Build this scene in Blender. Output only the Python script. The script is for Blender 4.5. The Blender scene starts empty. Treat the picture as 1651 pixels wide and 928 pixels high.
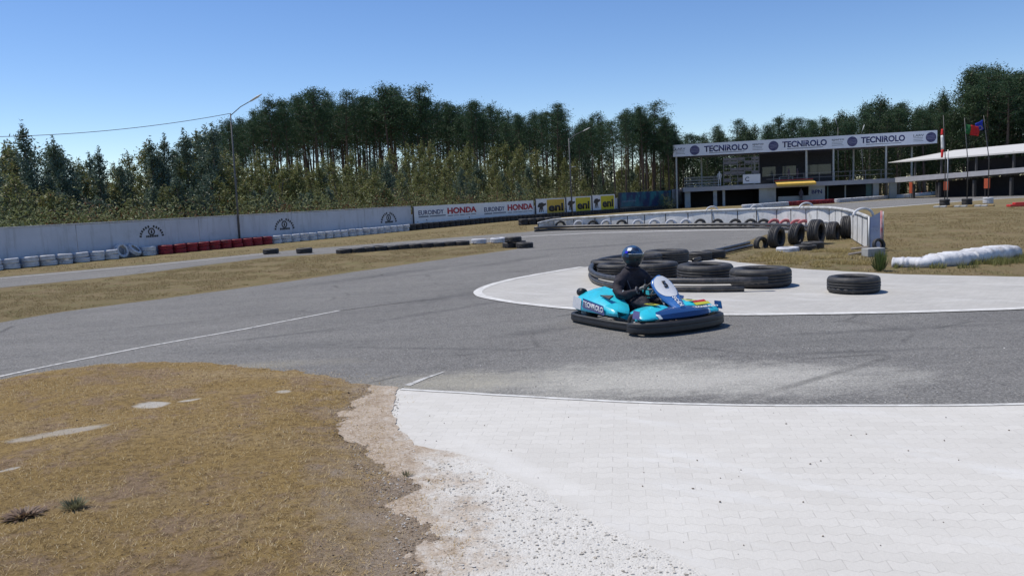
import bpy, bmesh, math, random
import numpy as np
from mathutils import Vector, Matrix, noise
from mathutils.geometry import tessellate_polygon
random.seed(7); RNG = np.random.default_rng(7)
C = bpy.context.scene.collection
R = math.radians
PI = math.pi

# ------------------------------------------------------------------ camera, sky, sun, exposure
F = 1280.0; CX, CY = 825.5, 464.0; EYE = 1.8
PITCH = math.atan(146/F); ROLL = R(2.6)
cam = bpy.data.objects.new('camera', bpy.data.cameras.new('camera')); C.objects.link(cam)
cam.data.sensor_width = 36; cam.data.lens = F/1651*36
cam.data.clip_start = .05; cam.data.clip_end = 3000
CAMR = (Matrix.Rotation(PI/2-PITCH, 3, 'X') @ Matrix.Rotation(-ROLL, 3, 'Z'))
cam.matrix_world = Matrix.Translation((0, 0, EYE)) @ CAMR.to_4x4()
bpy.context.scene.camera = cam

SUNV = Vector((-.92*math.cos(R(63)), .40*math.cos(R(63)), math.sin(R(63)))).normalized()
SUN_EL = math.asin(SUNV.z); SUN_AZ = math.atan2(SUNV.x, SUNV.y)
world = bpy.data.worlds.new('World'); bpy.context.scene.world = world; world.use_nodes = True
wn = world.node_tree.nodes; wl = world.node_tree.links; bg = wn['Background']
sky = wn.new('ShaderNodeTexSky'); sky.sky_type = 'NISHITA'; sky.sun_disc = False
sky.sun_elevation = SUN_EL; sky.sun_rotation = SUN_AZ % (2*PI)
sky.air_density = .85; sky.dust_density = .05; sky.ozone_density = 1.5; sky.altitude = 600
hs = wn.new('ShaderNodeHueSaturation'); hs.inputs['Hue'].default_value = .508; hs.inputs['Saturation'].default_value = 1.2; hs.inputs['Value'].default_value = 1.0
wl.new(sky.outputs[0], hs.inputs['Color']); wl.new(hs.outputs[0], bg.inputs[0]); bg.inputs[1].default_value = .138
sl = bpy.data.lights.new('sun', 'SUN'); sl.energy = 4.1; sl.angle = R(.5); sl.color = (1, .945, .85)
so = bpy.data.objects.new('sun', sl); C.objects.link(so)
so.rotation_euler = SUNV.to_track_quat('Z', 'Y').to_euler(); so.location = SUNV*50
vs = bpy.context.scene.view_settings
vs.view_transform = 'Standard'; vs.look = 'None'; vs.gamma = 1; vs.use_curve_mapping = False; vs.exposure = 0.0

# ------------------------------------------------------------------ terrain and pixel -> place helpers
def zt(y):
    if y < 60: return 0.0
    if y < 100: return -.45*(y-60)/40
    return -.45
def ray(px, py): return CAMR @ Vector(((px-CX)/F, (CY-py)/F, -1))
def G(px, py):
    """ground point under a pixel of the photograph"""
    d = ray(px, py); z = 0
    for _ in range(8):
        t = (z-EYE)/d.z; p = Vector((0, 0, EYE))+d*t; z = zt(p.y)
    return Vector((p.x, p.y, z))
def at(px, py, Y):
    d = ray(px, py); return Vector((0, 0, EYE))+d*(Y/d.y)
def height(px, py, x, y):
    """height over the place (x,y) seen at row py"""
    d = ray(px, py); return EYE + d.z*(y/d.y)
class Facade:
    """vertical plane through two ground places; pixels -> (s, z)"""
    def __init__(s, a, b):
        s.a = Vector((a[0], a[1], 0)); v = Vector((b[0]-a[0], b[1]-a[1], 0)); s.len = v.length; s.u = v.normalized()
        s.n = Vector((s.u.y, -s.u.x, 0))           # towards the camera side
    def sz(s, px, py):
        d = ray(px, py); o = Vector((0, 0, EYE)); t = (s.a-o).dot(s.n)/d.dot(s.n); p = o+d*t
        return (p-s.a).dot(s.u), p.z
    def p(s, q, z, off=0): return Vector((s.a.x, s.a.y, 0))+s.u*q+s.n*off+Vector((0, 0, z))
    def m(s, q, z, off=0):
        m = Matrix((s.u, Vector((0, 0, 1)), s.n)).transposed().to_4x4(); m.translation = s.p(q, z, off); return m

# ------------------------------------------------------------------ materials
MATS = {}
def nodes(name):
    m = bpy.data.materials.new(name); m.use_nodes = True; return m, m.node_tree.nodes, m.node_tree.links, m.node_tree.nodes['Principled BSDF']
def col(c): return (c[0], c[1], c[2], 1)
def mixc(n, l, fac, a, b):
    x = n.new('ShaderNodeMix'); x.data_type = 'RGBA'
    for i, v in ((0, fac), (6, a), (7, b)):
        if isinstance(v, bpy.types.NodeSocket): l.new(v, x.inputs[i])
        elif i == 0: x.inputs[0].default_value = v
        else: x.inputs[i].default_value = col(v)
    return x.outputs[2]
def noi(n, l, vec, scale, detail=4, rough=.6, lo=.35, hi=.65, dist=0):
    t = n.new('ShaderNodeTexNoise'); t.inputs['Scale'].default_value = scale; t.inputs['Detail'].default_value = detail
    t.inputs['Roughness'].default_value = rough; t.inputs['Distortion'].default_value = dist
    if vec: l.new(vec, t.inputs['Vector'])
    r = n.new('ShaderNodeMapRange'); r.inputs[1].default_value = lo; r.inputs[2].default_value = hi
    l.new(t.outputs[0], r.inputs[0]); return r.outputs[0]
def mth(n, l, op, a, b=None):
    x = n.new('ShaderNodeMath'); x.operation = op; x.use_clamp = False
    for i, v in enumerate((a, b)):
        if v is None: continue
        if isinstance(v, bpy.types.NodeSocket): l.new(v, x.inputs[i])
        else: x.inputs[i].default_value = v
    return x.outputs[0]
def mrange(n, l, v, a, b, c=0, d=1):
    r = n.new('ShaderNodeMapRange'); r.inputs[1].default_value = a; r.inputs[2].default_value = b
    r.inputs[3].default_value = c; r.inputs[4].default_value = d; l.new(v, r.inputs[0]); return r.outputs[0]
def bump(n, l, b, h, strength=.3, dist=.01):
    x = n.new('ShaderNodeBump'); x.inputs['Strength'].default_value = strength; x.inputs['Distance'].default_value = dist
    l.new(h, x.inputs['Height']); l.new(x.outputs[0], b.inputs['Normal'])
def mat(name, c1, c2=None, rough=.7, scale=6, metal=0, bmp=0, spec=.5, bscale=None, coat=0, dirt=None, dscale=2.5, dlo=.5, dhi=.75):
    if name in MATS: return MATS[name]
    m, n, l, b = nodes(name); MATS[name] = m
    tc = n.new('ShaderNodeTexCoord').outputs['Object']
    c2 = c2 or tuple(v*.8 for v in c1)
    f = noi(n, l, tc, scale, 6, .65)
    c = mixc(n, l, f, c1, c2)
    if dirt: c = mixc(n, l, noi(n, l, tc, dscale, 8, .7, dlo, dhi), c, dirt)
    l.new(c, b.inputs['Base Color'])
    b.inputs['Roughness'].default_value = rough; b.inputs['Metallic'].default_value = metal
    b.inputs['Specular IOR Level'].default_value = spec
    b.inputs['Coat Weight'].default_value = coat
    if bmp: bump(n, l, b, noi(n, l, tc, bscale or scale*6, 5, .7, 0, 1), bmp, .02)
    return m
def wpos(n):
    return n.new('ShaderNodeNewGeometry').outputs['Position']
def stretch(n, l, v, sx, sy, rot=0, loc=(0, 0, 0)):
    m = n.new('ShaderNodeMapping'); m.vector_type = 'TEXTURE'
    m.inputs['Location'].default_value = loc; m.inputs['Rotation'].default_value = (0, 0, rot); m.inputs['Scale'].default_value = (sx, sy, 1)
    l.new(v, m.inputs['Vector']); return m.outputs[0]
def blob(n, l, v, c, rx, ry, rot=0, soft=.6):
    """soft round stain on the ground"""
    q = stretch(n, l, v, rx, ry, rot, (c[0], c[1], 0))
    ln = n.new('ShaderNodeVectorMath'); ln.operation = 'LENGTH'; l.new(q, ln.inputs[0])
    w = noi(n, l, v, 1.3, 6, .7, 0, 1)
    w3 = noi(n, l, stretch(n, l, v, 2.2, .8, .05), 5, 6, .8, .25, .75)
    d = mth(n, l, 'ADD', ln.outputs['Value'], mth(n, l, 'ADD', mrange(n, l, w, .25, .75, -.35, .35), mrange(n, l, w3, 0, 1, -.28, .28)))
    return mrange(n, l, d, 1, 1-soft, 0, 1)

def m_asphalt():
    m, n, l, b = nodes('asphalt'); v = wpos(n)
    big = noi(n, l, v, .35, 5, .6); mid = noi(n, l, stretch(n, l, v, 3.5, 1.0, R(12)), 1.5, 5, .65, .38, .62)
    fine = noi(n, l, v, 34, 3, .9, .42, .58); sp = noi(n, l, v, 46, 3, .85, .3, .7)
    c = mixc(n, l, big, (.215, .205, .19), (.275, .265, .245))
    c = mixc(n, l, mth(n, l, 'MULTIPLY', mid, .5), c, (.14, .136, .13))
    c = mixc(n, l, mth(n, l, 'MULTIPLY', fine, .72), c, (.065, .063, .062))
    c = mixc(n, l, mth(n, l, 'MULTIPLY', mrange(n, l, sp, .60, .85), .6), c, (.46, .45, .43))
    # pale dust swept off the pavers
    p1 = G(1010, 612); p2 = G(1230, 612); p3 = G(720, 618); p4 = G(400, 590)
    for p, rx, ry, a, cc in ((p1, 2.0, .95, 1.0, (.54, .52, .46)), (p2, 1.8, .75, .9, (.54, .52, .47)), (p3, 1.2, .6, .8, (.42, .39, .31)), (p4, 1.6, .28, .6, (.34, .31, .24))):
        k = blob(n, l, v, p, rx, ry, 0, .75)
        k = mth(n, l, 'MULTIPLY', k, mrange(n, l, fine, .9, .2, a*.6, a))
        c = mixc(n, l, k, c, cc)
    # rubber laid down on the racing line
    for (a, bb, w) in (((640, 492), (780, 470), .22), ((800, 545), (930, 525), .2), ((600, 520), (770, 492), .12), ((420, 470), (760, 425), .3), ((960, 470), (760, 492), .15), ((1180, 545), (1651, 520), .10), ((1150, 575), (1600, 560), .07), ((560, 560), (900, 565), .06), ((300, 560), (620, 520), .07), ((700, 440), (900, 410), .3), ((850, 405), (1100, 388), .35)):
        A, B = G(*a), G(*bb); mid_ = (A+B)/2; d = B-A
        k = blob(n, l, v, mid_, d.length/2*1.25, w*1.6, math.atan2(d.y, d.x), .9)
        c = mixc(n, l, mth(n, l, 'MULTIPLY', k, .62), c, (.075, .073, .073))
    for (a, bb, w) in (((500, 520), (1000, 430), .8), ((960, 430), (1150, 385), .9), ((1000, 560), (1651, 540), .35), ((250, 575), (640, 545), .4)):
        A, B = G(*a), G(*bb); d = B-A; k = blob(n, l, v, (A+B)/2, d.length/2*1.3, w*1.4, math.atan2(d.y, d.x), .95); c = mixc(n, l, mth(n, l, 'MULTIPLY', k, .38), c, (.10, .098, .095))
    pt = noi(n, l, v, 7, 5, .75, .35, .65); c = mixc(n, l, mth(n, l, 'MULTIPLY', pt, .30), c, (.34, .33, .31))
    # hairline cracks
    vo = n.new('ShaderNodeTexVoronoi'); vo.feature = 'DISTANCE_TO_EDGE'; vo.inputs['Scale'].default_value = .42
    l.new(stretch(n, l, v, 1.6, 1, .3), vo.inputs['Vector'])
    ck = mth(n, l, 'MULTIPLY', mrange(n, l, vo.outputs['Distance'], .012, .004), noi(n, l, v, .5, 3, .6, .5, .6))
    c = mixc(n, l, mth(n, l, 'MULTIPLY', ck, .5), c, (.06, .058, .055))
    l.new(c, b.inputs['Base Color']); b.inputs['Roughness'].default_value = .85; b.inputs['Specular IOR Level'].default_value = .25
    bump(n, l, b, fine, .6, .012); return m
def m_paver(name, c1, c2, joint, jstr, rot):
    m, n, l, b = nodes(name); v = wpos(n)
    q = stretch(n, l, v, 1, 1, rot)
    # wavy interlocking blocks: shift rows with a triangle wave
    sx = n.new('ShaderNodeSeparateXYZ'); l.new(q, sx.inputs[0])
    tri = mth(n, l, 'PINGPONG', sx.outputs[0], .055); 
    yy = mth(n, l, 'ADD', sx.outputs[1], mth(n, l, 'MULTIPLY', tri, .55))
    cb = n.new('ShaderNodeCombineXYZ'); l.new(sx.outputs[0], cb.inputs[0]); l.new(yy, cb.inputs[1])
    br = n.new('ShaderNodeTexBrick'); br.inputs['Scale'].default_value = 1; br.inputs['Brick Width'].default_value = .20
    br.inputs['Row Height'].default_value = .10; br.inputs['Mortar Size'].default_value = .0045; br.inputs['Mortar Smooth'].default_value = .9
    br.inputs['Color1'].default_value = (.35, .35, .35, 1); br.inputs['Color2'].default_value = (.65, .65, .65, 1); l.new(cb.outputs[0], br.inputs['Vector'])
    c = mixc(n, l, noi(n, l, v, .9, 6, .65, .3, .7), c1, c2)
    c = mixc(n, l, .15, c, br.outputs['Color'])
    f2 = noi(n, l, v, 60, 3, .8, .3, .7)
    c = mixc(n, l, mth(n, l, 'MULTIPLY', f2, .22), c, tuple(x*.6 for x in c1))
    show = mth(n, l, 'MULTIPLY', noi(n, l, v, 1.1, 6, .75, .44, .62), noi(n, l, stretch(n, l, v, 2.5, .6, rot), 5, 4, .7, .38, .58))
    k = mth(n, l, 'MULTIPLY', mth(n, l, 'MULTIPLY', br.outputs['Fac'], show), jstr)
    c = mixc(n, l, k, c, joint)
    # bright powder streaks
    A, B = G(700, 690), G(1040, 850); d = B-A
    k = blob(n, l, v, (A+B)/2, d.length/2*1.2, .14, math.atan2(d.y, d.x), .7); c = mixc(n, l, mth(n, l, 'MULTIPLY', k, .35), c, (.70, .685, .65))
    st = noi(n, l, stretch(n, l, v, 3, .7, R(-38)), 2.0, 5, .6, .55, .72); c = mixc(n, l, mth(n, l, 'MULTIPLY', st, .45), c, (.68, .68, .665))
    l.new(c, b.inputs['Base Color']); b.inputs['Roughness'].default_value = .9; b.inputs['Specular IOR Level'].default_value = .2
    h = mth(n, l, 'SUBTRACT', mth(n, l, 'MULTIPLY', f2, .4), mth(n, l, 'MULTIPLY', br.outputs['Fac'], mth(n, l, 'MULTIPLY', show, .8)))
    bump(n, l, b, h, .35, .008); return m
def m_gravel(name):
    """rubble strip: brown soil with chips at the bank, white powdered gravel towards the pavers"""
    m, n, l, b = nodes(name); v = wpos(n); A, B = G(655, 640), G(722, 928); u = (B-A).normalized(); nn = Vector((-u.y, u.x, 0)); nn = nn if nn.x > 0 else -nn
    dp = n.new('ShaderNodeVectorMath'); dp.operation = 'DOT_PRODUCT'; l.new(v, dp.inputs[0]); dp.inputs[1].default_value = nn
    d = mth(n, l, 'SUBTRACT', dp.outputs['Value'], A.dot(nn)); w = noi(n, l, v, 2.6, 8, .75, 0, 1); w2 = noi(n, l, v, 16, 5, .8, 0, 1)
    d2 = mth(n, l, 'ADD', d, mth(n, l, 'ADD', mrange(n, l, w, .3, .7, -.4, .4), mrange(n, l, w2, .3, .7, -.16, .16)))
    k = mrange(n, l, d2, -.12, .40)
    vo = n.new('ShaderNodeTexVoronoi'); vo.inputs['Scale'].default_value = 75; l.new(v, vo.inputs['Vector']); s_ = n.new('ShaderNodeSeparateColor'); l.new(vo.outputs['Color'], s_.inputs[0])
    e = mixc(n, l, noi(n, l, v, 5, 6, .8), (.30, .225, .155), (.48, .40, .315)); e = mixc(n, l, mth(n, l, 'MULTIPLY', mrange(n, l, s_.outputs[1], .5, .95), .55), e, (.55, .49, .42)); e = mixc(n, l, mth(n, l, 'MULTIPLY', mrange(n, l, s_.outputs[0], .75, .95), .5), e, (.17, .12, .08))
    g = mixc(n, l, noi(n, l, v, 3, 6, .7), (.65, .625, .575), (.58, .56, .515)); g = mixc(n, l, mth(n, l, 'MULTIPLY', mrange(n, l, s_.outputs[0], .86, .97), .55), g, (.27, .25, .22)); g = mixc(n, l, mth(n, l, 'MULTIPLY', mrange(n, l, s_.outputs[1], .8, 1), .4), g, (.70, .69, .66))
    l.new(mixc(n, l, k, e, g), b.inputs['Base Color']); b.inputs['Roughness'].default_value = .9; b.inputs['Specular IOR Level'].default_value = .2
    bump(n, l, b, mth(n, l, 'SUBTRACT', noi(n, l, v, 34, 5, .8, 0, 1), mth(n, l, 'MULTIPLY', vo.outputs['Distance'], .7)), .55, .012); return m
def m_drygrass(name, cols, edge=False):
    m, n, l, b = nodes(name); v = wpos(n)
    c = mixc(n, l, noi(n, l, v, .25, 6, .65, .4, .6), cols[0], cols[1])
    c = mixc(n, l, noi(n, l, stretch(n, l, v, 2.5, 1, .1), .8, 7, .7, .5, .7), c, cols[2])
    c = mixc(n, l, mth(n, l, 'MULTIPLY', noi(n, l, v, 1.7, 7, .75, .50, .60), .8), c, cols[4])
    c = mixc(n, l, mth(n, l, 'MULTIPLY', noi(n, l, v, 14, 6, .9, .46, .60), .75), c, cols[3])
    c = mixc(n, l, mth(n, l, 'MULTIPLY', noi(n, l, v, 55, 4, .9, .56, .7), .5), c, (.50, .42, .30))
    if edge:
        for pa, pb_, wd_, st in [((226, 664), (270, 662), .075, .9), ((40, 720), (184, 700), .075, .62), ((290, 657), (324, 653), .03, .8), ((448, 643), (470, 643), .035, .7), ((0, 777), (34, 770), .02, .8)]:
            a_, b_ = G(*pa), G(*pb_); dd_ = b_-a_; kk = blob(n, l, v, (a_+b_)/2, dd_.length/2*1.3, wd_*1.9, math.atan2(dd_.y, dd_.x), .35); c = mixc(n, l, mth(n, l, 'MULTIPLY', kk, st), c, (.66, .62, .55))
        A, B = G(655, 640), G(722, 928); u = (B-A).normalized(); nn = Vector((-u.y, u.x, 0)); nn = nn if nn.x > 0 else -nn
        dp = n.new('ShaderNodeVectorMath'); dp.operation = 'DOT_PRODUCT'; l.new(v, dp.inputs[0]); dp.inputs[1].default_value = nn
        d = mth(n, l, 'SUBTRACT', dp.outputs['Value'], A.dot(nn)); d = mth(n, l, 'ADD', d, mrange(n, l, noi(n, l, v, 2.6, 8, .75, 0, 1), .3, .7, -.4, .4))
        e = mixc(n, l, noi(n, l, v, 60, 5, .9, .4, .6), (.32, .235, .165), (.52, .44, .36)); c = mixc(n, l, mth(n, l, 'MULTIPLY', mrange(n, l, d, -.75, -.25), .85), c, e)
    l.new(c, b.inputs['Base Color']); b.inputs['Roughness'].default_value = .95; b.inputs['Specular IOR Level'].default_value = .1
    bump(n, l, b, noi(n, l, v, 28, 6, .85, 0, 1), .9, .04); return m
def m_leaf(name, cs, trans=.25, rough=.55):
    """leaves whose own colour differs from leaf to leaf and from tree to tree"""
    m, n, l, b = nodes(name)
    g = n.new('ShaderNodeNewGeometry'); oi = n.new('ShaderNodeObjectInfo')
    r = n.new('ShaderNodeValToRGB'); e = r.color_ramp.elements
    e[0].color = col(cs[0]); e[1].color = col(cs[-1])
    for i in range(1, len(cs)-1):
        q = e.new(i/(len(cs)-1)); q.color = col(cs[i])
    l.new(g.outputs['Random Per Island'], r.inputs[0])
    c = mixc(n, l, mrange(n, l, oi.outputs['Random'], 0, 1, 0, .55), r.outputs[0], cs[0])
    l.new(c, b.inputs['Base Color']); b.inputs['Roughness'].default_value = rough; b.inputs['Specular IOR Level'].default_value = .22
    t = n.new('ShaderNodeBsdfTranslucent'); l.new(c, t.inputs['Color'])
    mx = n.new('ShaderNodeMixShader'); mx.inputs[0].default_value = trans
    l.new(b.outputs[0], mx.inputs[1]); l.new(t.outputs[0], mx.inputs[2]); l.new(mx.outputs[0], n['Material Output'].inputs[0]); return m

M_ASPH = m_asphalt()
M_PAVE = m_paver('concrete_pavers', (.655, .63, .575), (.60, .575, .525), (.34, .325, .30), .5, R(-8))
M_PAVE2 = m_paver('dusty_pavers', (.52, .50, .46), (.43, .415, .385), (.17, .17, .165), .8, R(10))
M_GRAV = m_gravel('powdered_gravel')
M_SOIL = m_drygrass('dry_grass_ground', ((.40, .275, .11), (.34, .235, .095), (.45, .335, .19), (.13, .085, .04), (.33, .235, .165)), True)
M_FIELD = m_drygrass('dry_field', ((.255, .20, .105), (.215, .175, .09), (.27, .195, .125), (.13, .10, .055), (.185, .175, .075)))
M_LINE = mat('worn_white_paint', (.62, .61, .58), (.45, .44, .42), .8, 9, dirt=(.25, .25, .24), dscale=14, dlo=.5, dhi=.62)
M_KERB = mat('white_kerb_paint', (.72, .71, .68), (.55, .54, .51), .8, 5, dirt=(.36, .35, .33), dscale=9)
M_RUB = mat('black_rubber', (.022, .021, .023), (.045, .043, .042), .62, 8, bmp=.25, dirt=(.16, .14, .12), dscale=4, dlo=.55, dhi=.85)
M_RUBW = mat('white_painted_rubber', (.66, .67, .70), (.5, .5, .52), .6, 6, bmp=.2, dirt=(.2, .19, .18), dscale=5, dlo=.55, dhi=.75)
M_RUBR = mat('red_painted_rubber', (.33, .02, .03), (.22, .015, .02), .6, 6, bmp=.2, dirt=(.09, .04, .04), dscale=5)
M_WALL = mat('white_wall_paint', (.56, .575, .63), (.49, .505, .555), .8, .8, bmp=.1, dirt=(.36, .37, .38), dscale=1.2, dlo=.55, dhi=.8)
def streaks(m):
    n, l = m.node_tree.nodes, m.node_tree.links; b = n['Principled BSDF']; src = b.inputs['Base Color'].links[0].from_socket; tc = n.new('ShaderNodeTexCoord').outputs['Object']
    mp_ = n.new('ShaderNodeMapping'); mp_.inputs['Scale'].default_value = (5, 5, .5); l.new(tc, mp_.inputs[0]); f = noi(n, l, mp_.outputs[0], 1, 6, .7, .52, .7)
    s_ = n.new('ShaderNodeSeparateXYZ'); l.new(tc, s_.inputs[0]); g = mth(n, l, 'MULTIPLY', mrange(n, l, s_.outputs[2], .55, .1), noi(n, l, tc, 2.5, 6, .7, .35, .6))
    c = mixc(n, l, mth(n, l, 'MULTIPLY', f, .5), src, (.30, .30, .30)); c = mixc(n, l, mth(n, l, 'MULTIPLY', g, .7), c, (.24, .22, .19)); l.new(c, b.inputs['Base Color'])
streaks(M_WALL)
M_WHITE = mat('white_board', (.80, .80, .81), (.74, .74, .76), .6, 1.5)
M_BARR = mat('dirty_white_panel', (.74, .73, .71), (.58, .58, .57), .7, 2, dirt=(.30, .28, .25), dscale=3, dlo=.52, dhi=.75)
M_METAL = mat('galvanised_metal', (.45, .46, .46), (.33, .34, .34), .5, 10, metal=.4)
M_DARKM = mat('dark_metal', (.05, .05, .055), (.09, .085, .08), .5, 8)
M_NAVY = mat('navy_ink', (.02, .03, .12), (.025, .035, .14), .5)
M_BLACK = mat('black_ink', (.015, .015, .018), None, .5)
M_RED = mat('red_ink', (.50, .02, .03), None, .5)
M_GREYINK = mat('grey_ink', (.20, .22, .26), None, .5)
M_CONC = mat('concrete', (.40, .40, .38), (.30, .30, .29), .9, 2, bmp=.2, dirt=(.18, .17, .16))
M_BUILD = mat('building_paint', (.38, .42, .43), (.31, .345, .355), .85, .6, dirt=(.24, .25, .25), dscale=.8)
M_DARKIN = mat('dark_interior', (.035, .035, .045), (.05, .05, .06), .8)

# ------------------------------------------------------------------ mesh helpers
def link(name, me, m, parent=None):
    o = bpy.data.objects.new(name, me); C.objects.link(o)
    if m is not None:
        for q in (m if isinstance(m, (list, tuple)) else [m]): me.materials.append(q)
    if parent: o.parent = parent
    return o
def tag(o, label=None, cat=None, group=None, kind=None):
    if label: o['label'] = label
    if cat: o['category'] = cat
    if group: o['group'] = group
    if kind: o['kind'] = kind
    return o
def thing(name, label, cat, loc=(0, 0, 0), rz=0, group=None):
    o = bpy.data.objects.new(name, None); o.empty_display_size = .2; C.objects.link(o)
    o.location = loc; o.rotation_euler = (0, 0, rz); return tag(o, label, cat, group)
def fin(name, bm, m, parent=None, smooth=False, mw=None):
    me = bpy.data.meshes.new(name); bm.normal_update(); bm.to_mesh(me); bm.free()
    if smooth:
        me.polygons.foreach_set('use_smooth', [True]*len(me.polygons))
    o = link(name, me, m, parent)
    if mw is not None:
        o.matrix_local = mw
    return o
def box(bm, lo, hi, mw=None, bev=0):
    r = bmesh.ops.create_cube(bm, size=1); vs_ = r['verts']
    c = [(a+b)/2 for a, b in zip(lo, hi)]; s = [abs(b-a) for a, b in zip(lo, hi)]
    for v in vs_: v.co = Vector((v.co.x*s[0]+c[0], v.co.y*s[1]+c[1], v.co.z*s[2]+c[2]))
    if bev:
        es = list({e for v in vs_ for e in v.link_edges})
        rr = bmesh.ops.bevel(bm, geom=es, offset=bev, segments=2, affect='EDGES', profile=.5)
        vs_ = list({v for f in rr['faces'] for v in f.verts} | {v for v in vs_ if v.is_valid})
    if mw is not None:
        for v in vs_: v.co = mw @ v.co
    return vs_
def boxes(name, lst, m, parent=None, bev=0, mw=None):
    bm = bmesh.new()
    for lo, hi in lst: box(bm, lo, hi, None, bev)
    return fin(name, bm, m, parent, mw=mw)
def boxes_each(name, lst, m, parent=None, bev=0):
    for q in lst: boxes(name, [q], m, parent, bev)
def tube(bm, pts, rad, seg=8, cap=True, sy=1.0, up=Vector((0, 0, 1))):
    pts = [Vector(p) for p in pts]; rings = []
    for i, p in enumerate(pts):
        d = (pts[min(i+1, len(pts)-1)]-pts[max(i-1, 0)]).normalized()
        a = d.cross(up if abs(d.dot(up)) < .97 else Vector((1, 0, 0))).normalized(); b = a.cross(d).normalized()
        r = rad[i] if isinstance(rad, (list, tuple)) else rad
        rings.append([bm.verts.new(p+a*(r*math.cos(2*PI*k/seg))+b*(r*sy*math.sin(2*PI*k/seg))) for k in range(seg)])
    for i in range(len(rings)-1):
        for k in range(seg):
            bm.faces.new((rings[i][k], rings[i][(k+1) % seg], rings[i+1][(k+1) % seg], rings[i+1][k]))
    if cap:
        bm.faces.new(rings[0][::-1]); bm.faces.new(rings[-1])
def tubes(name, lst, m, parent=None, seg=8, smooth=True, mw=None):
    bm = bmesh.new()
    for pts, r in lst: tube(bm, pts, r, seg)
    return fin(name, bm, m, parent, smooth, mw)
def lathe(bm, prof, seg=40, axis='Z', mw=None, wob=None, closed=True):
    rings = []
    for (r, z) in prof:
        ring = []
        for k in range(seg):
            a = 2*PI*k/seg; rr = r+(wob(r, z, k) if wob else 0)
            co = Vector((rr*math.cos(a), rr*math.sin(a), z))
            if mw is not None: co = mw @ co
            ring.append(bm.verts.new(co))
        rings.append(ring)
    n = len(rings)
    for i in range(n if closed else n-1):
        j = (i+1) % n
        for k in range(seg):
            bm.faces.new((rings[i][k], rings[i][(k+1) % seg], rings[j][(k+1) % seg], rings[j][k]))
    return rings
def loft(bm, secs, closed=True, cap=True):
    rings = [[bm.verts.new(p) for p in s] for s in secs]; k = len(rings[0])
    for i in range(len(rings)-1):
        for j in range(k if closed else k-1):
            bm.faces.new((rings[i][j], rings[i][(j+1) % k], rings[i+1][(j+1) % k], rings[i+1][j]))
    if cap and closed:
        bm.faces.new(rings[0][::-1]); bm.faces.new(rings[-1])
def subdiv(o, lv=2):
    """bake a subdivision surface into the mesh"""
    md = o.modifiers.new('s', 'SUBSURF'); md.levels = lv; md.render_levels = lv
    bake(o); return o
def bake(o):
    bpy.context.view_layer.update(); dg = bpy.context.evaluated_depsgraph_get()
    me = bpy.data.meshes.new_from_object(o.evaluated_get(dg)); old = o.data; o.modifiers.clear(); o.data = me
    me.polygons.foreach_set('use_smooth', [True]*len(me.polygons)); return o
def dup(root, loc, rot=(0, 0, 0), scale=1, label=None, group=None):
    r = root.copy(); C.objects.link(r); r.location = loc; r.rotation_euler = rot
    r.scale = (scale,)*3 if not isinstance(scale, tuple) else scale
    if label: r['label'] = label
    if group: r['group'] = group
    for ch in root.children:
        c = ch.copy(); C.objects.link(c); c.parent = r
        for g in ch.children:
            d = g.copy(); C.objects.link(d); d.parent = c
    return r
def lettering(txt, m, parent, mw, w=None, h=None, bold=0., extr=.004, name='lettering', shear=0):
    """text as a mesh centred on mw, width w and/or cap height h"""
    cu = bpy.data.curves.new('t', 'FONT'); cu.body = txt; cu.size = 1; cu.offset = bold; cu.extrude = 0; cu.resolution_u = 3; cu.shear = shear
    o = bpy.data.objects.new('t', cu); C.objects.link(o); bpy.context.view_layer.update()
    me = bpy.data.meshes.new_from_object(o.evaluated_get(bpy.context.evaluated_depsgraph_get()))
    bpy.data.objects.remove(o); co = np.empty(len(me.vertices)*3); me.vertices.foreach_get('co', co); co = co.reshape(-1, 3)
    lo, hi = co.min(0), co.max(0); co -= (lo+hi)/2; s = hi-lo
    sx = w/s[0] if w else h/s[1]; sy = h/s[1] if h else sx
    co[:, 0] *= sx; co[:, 1] *= sy; co[:, 2] = 0
    me.vertices.foreach_set('co', co.ravel()); me.materials.clear()
    bm = bmesh.new(); bm.from_mesh(me)
    g = bmesh.ops.extrude_face_region(bm, geom=bm.faces[:]); 
    for v in g['geom']:
        if isinstance(v, bmesh.types.BMVert): v.co.z += extr
    bm.to_mesh(me); bm.free()
    ob = link(name, me, m, parent); ob.matrix_local = mw; return ob

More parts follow.
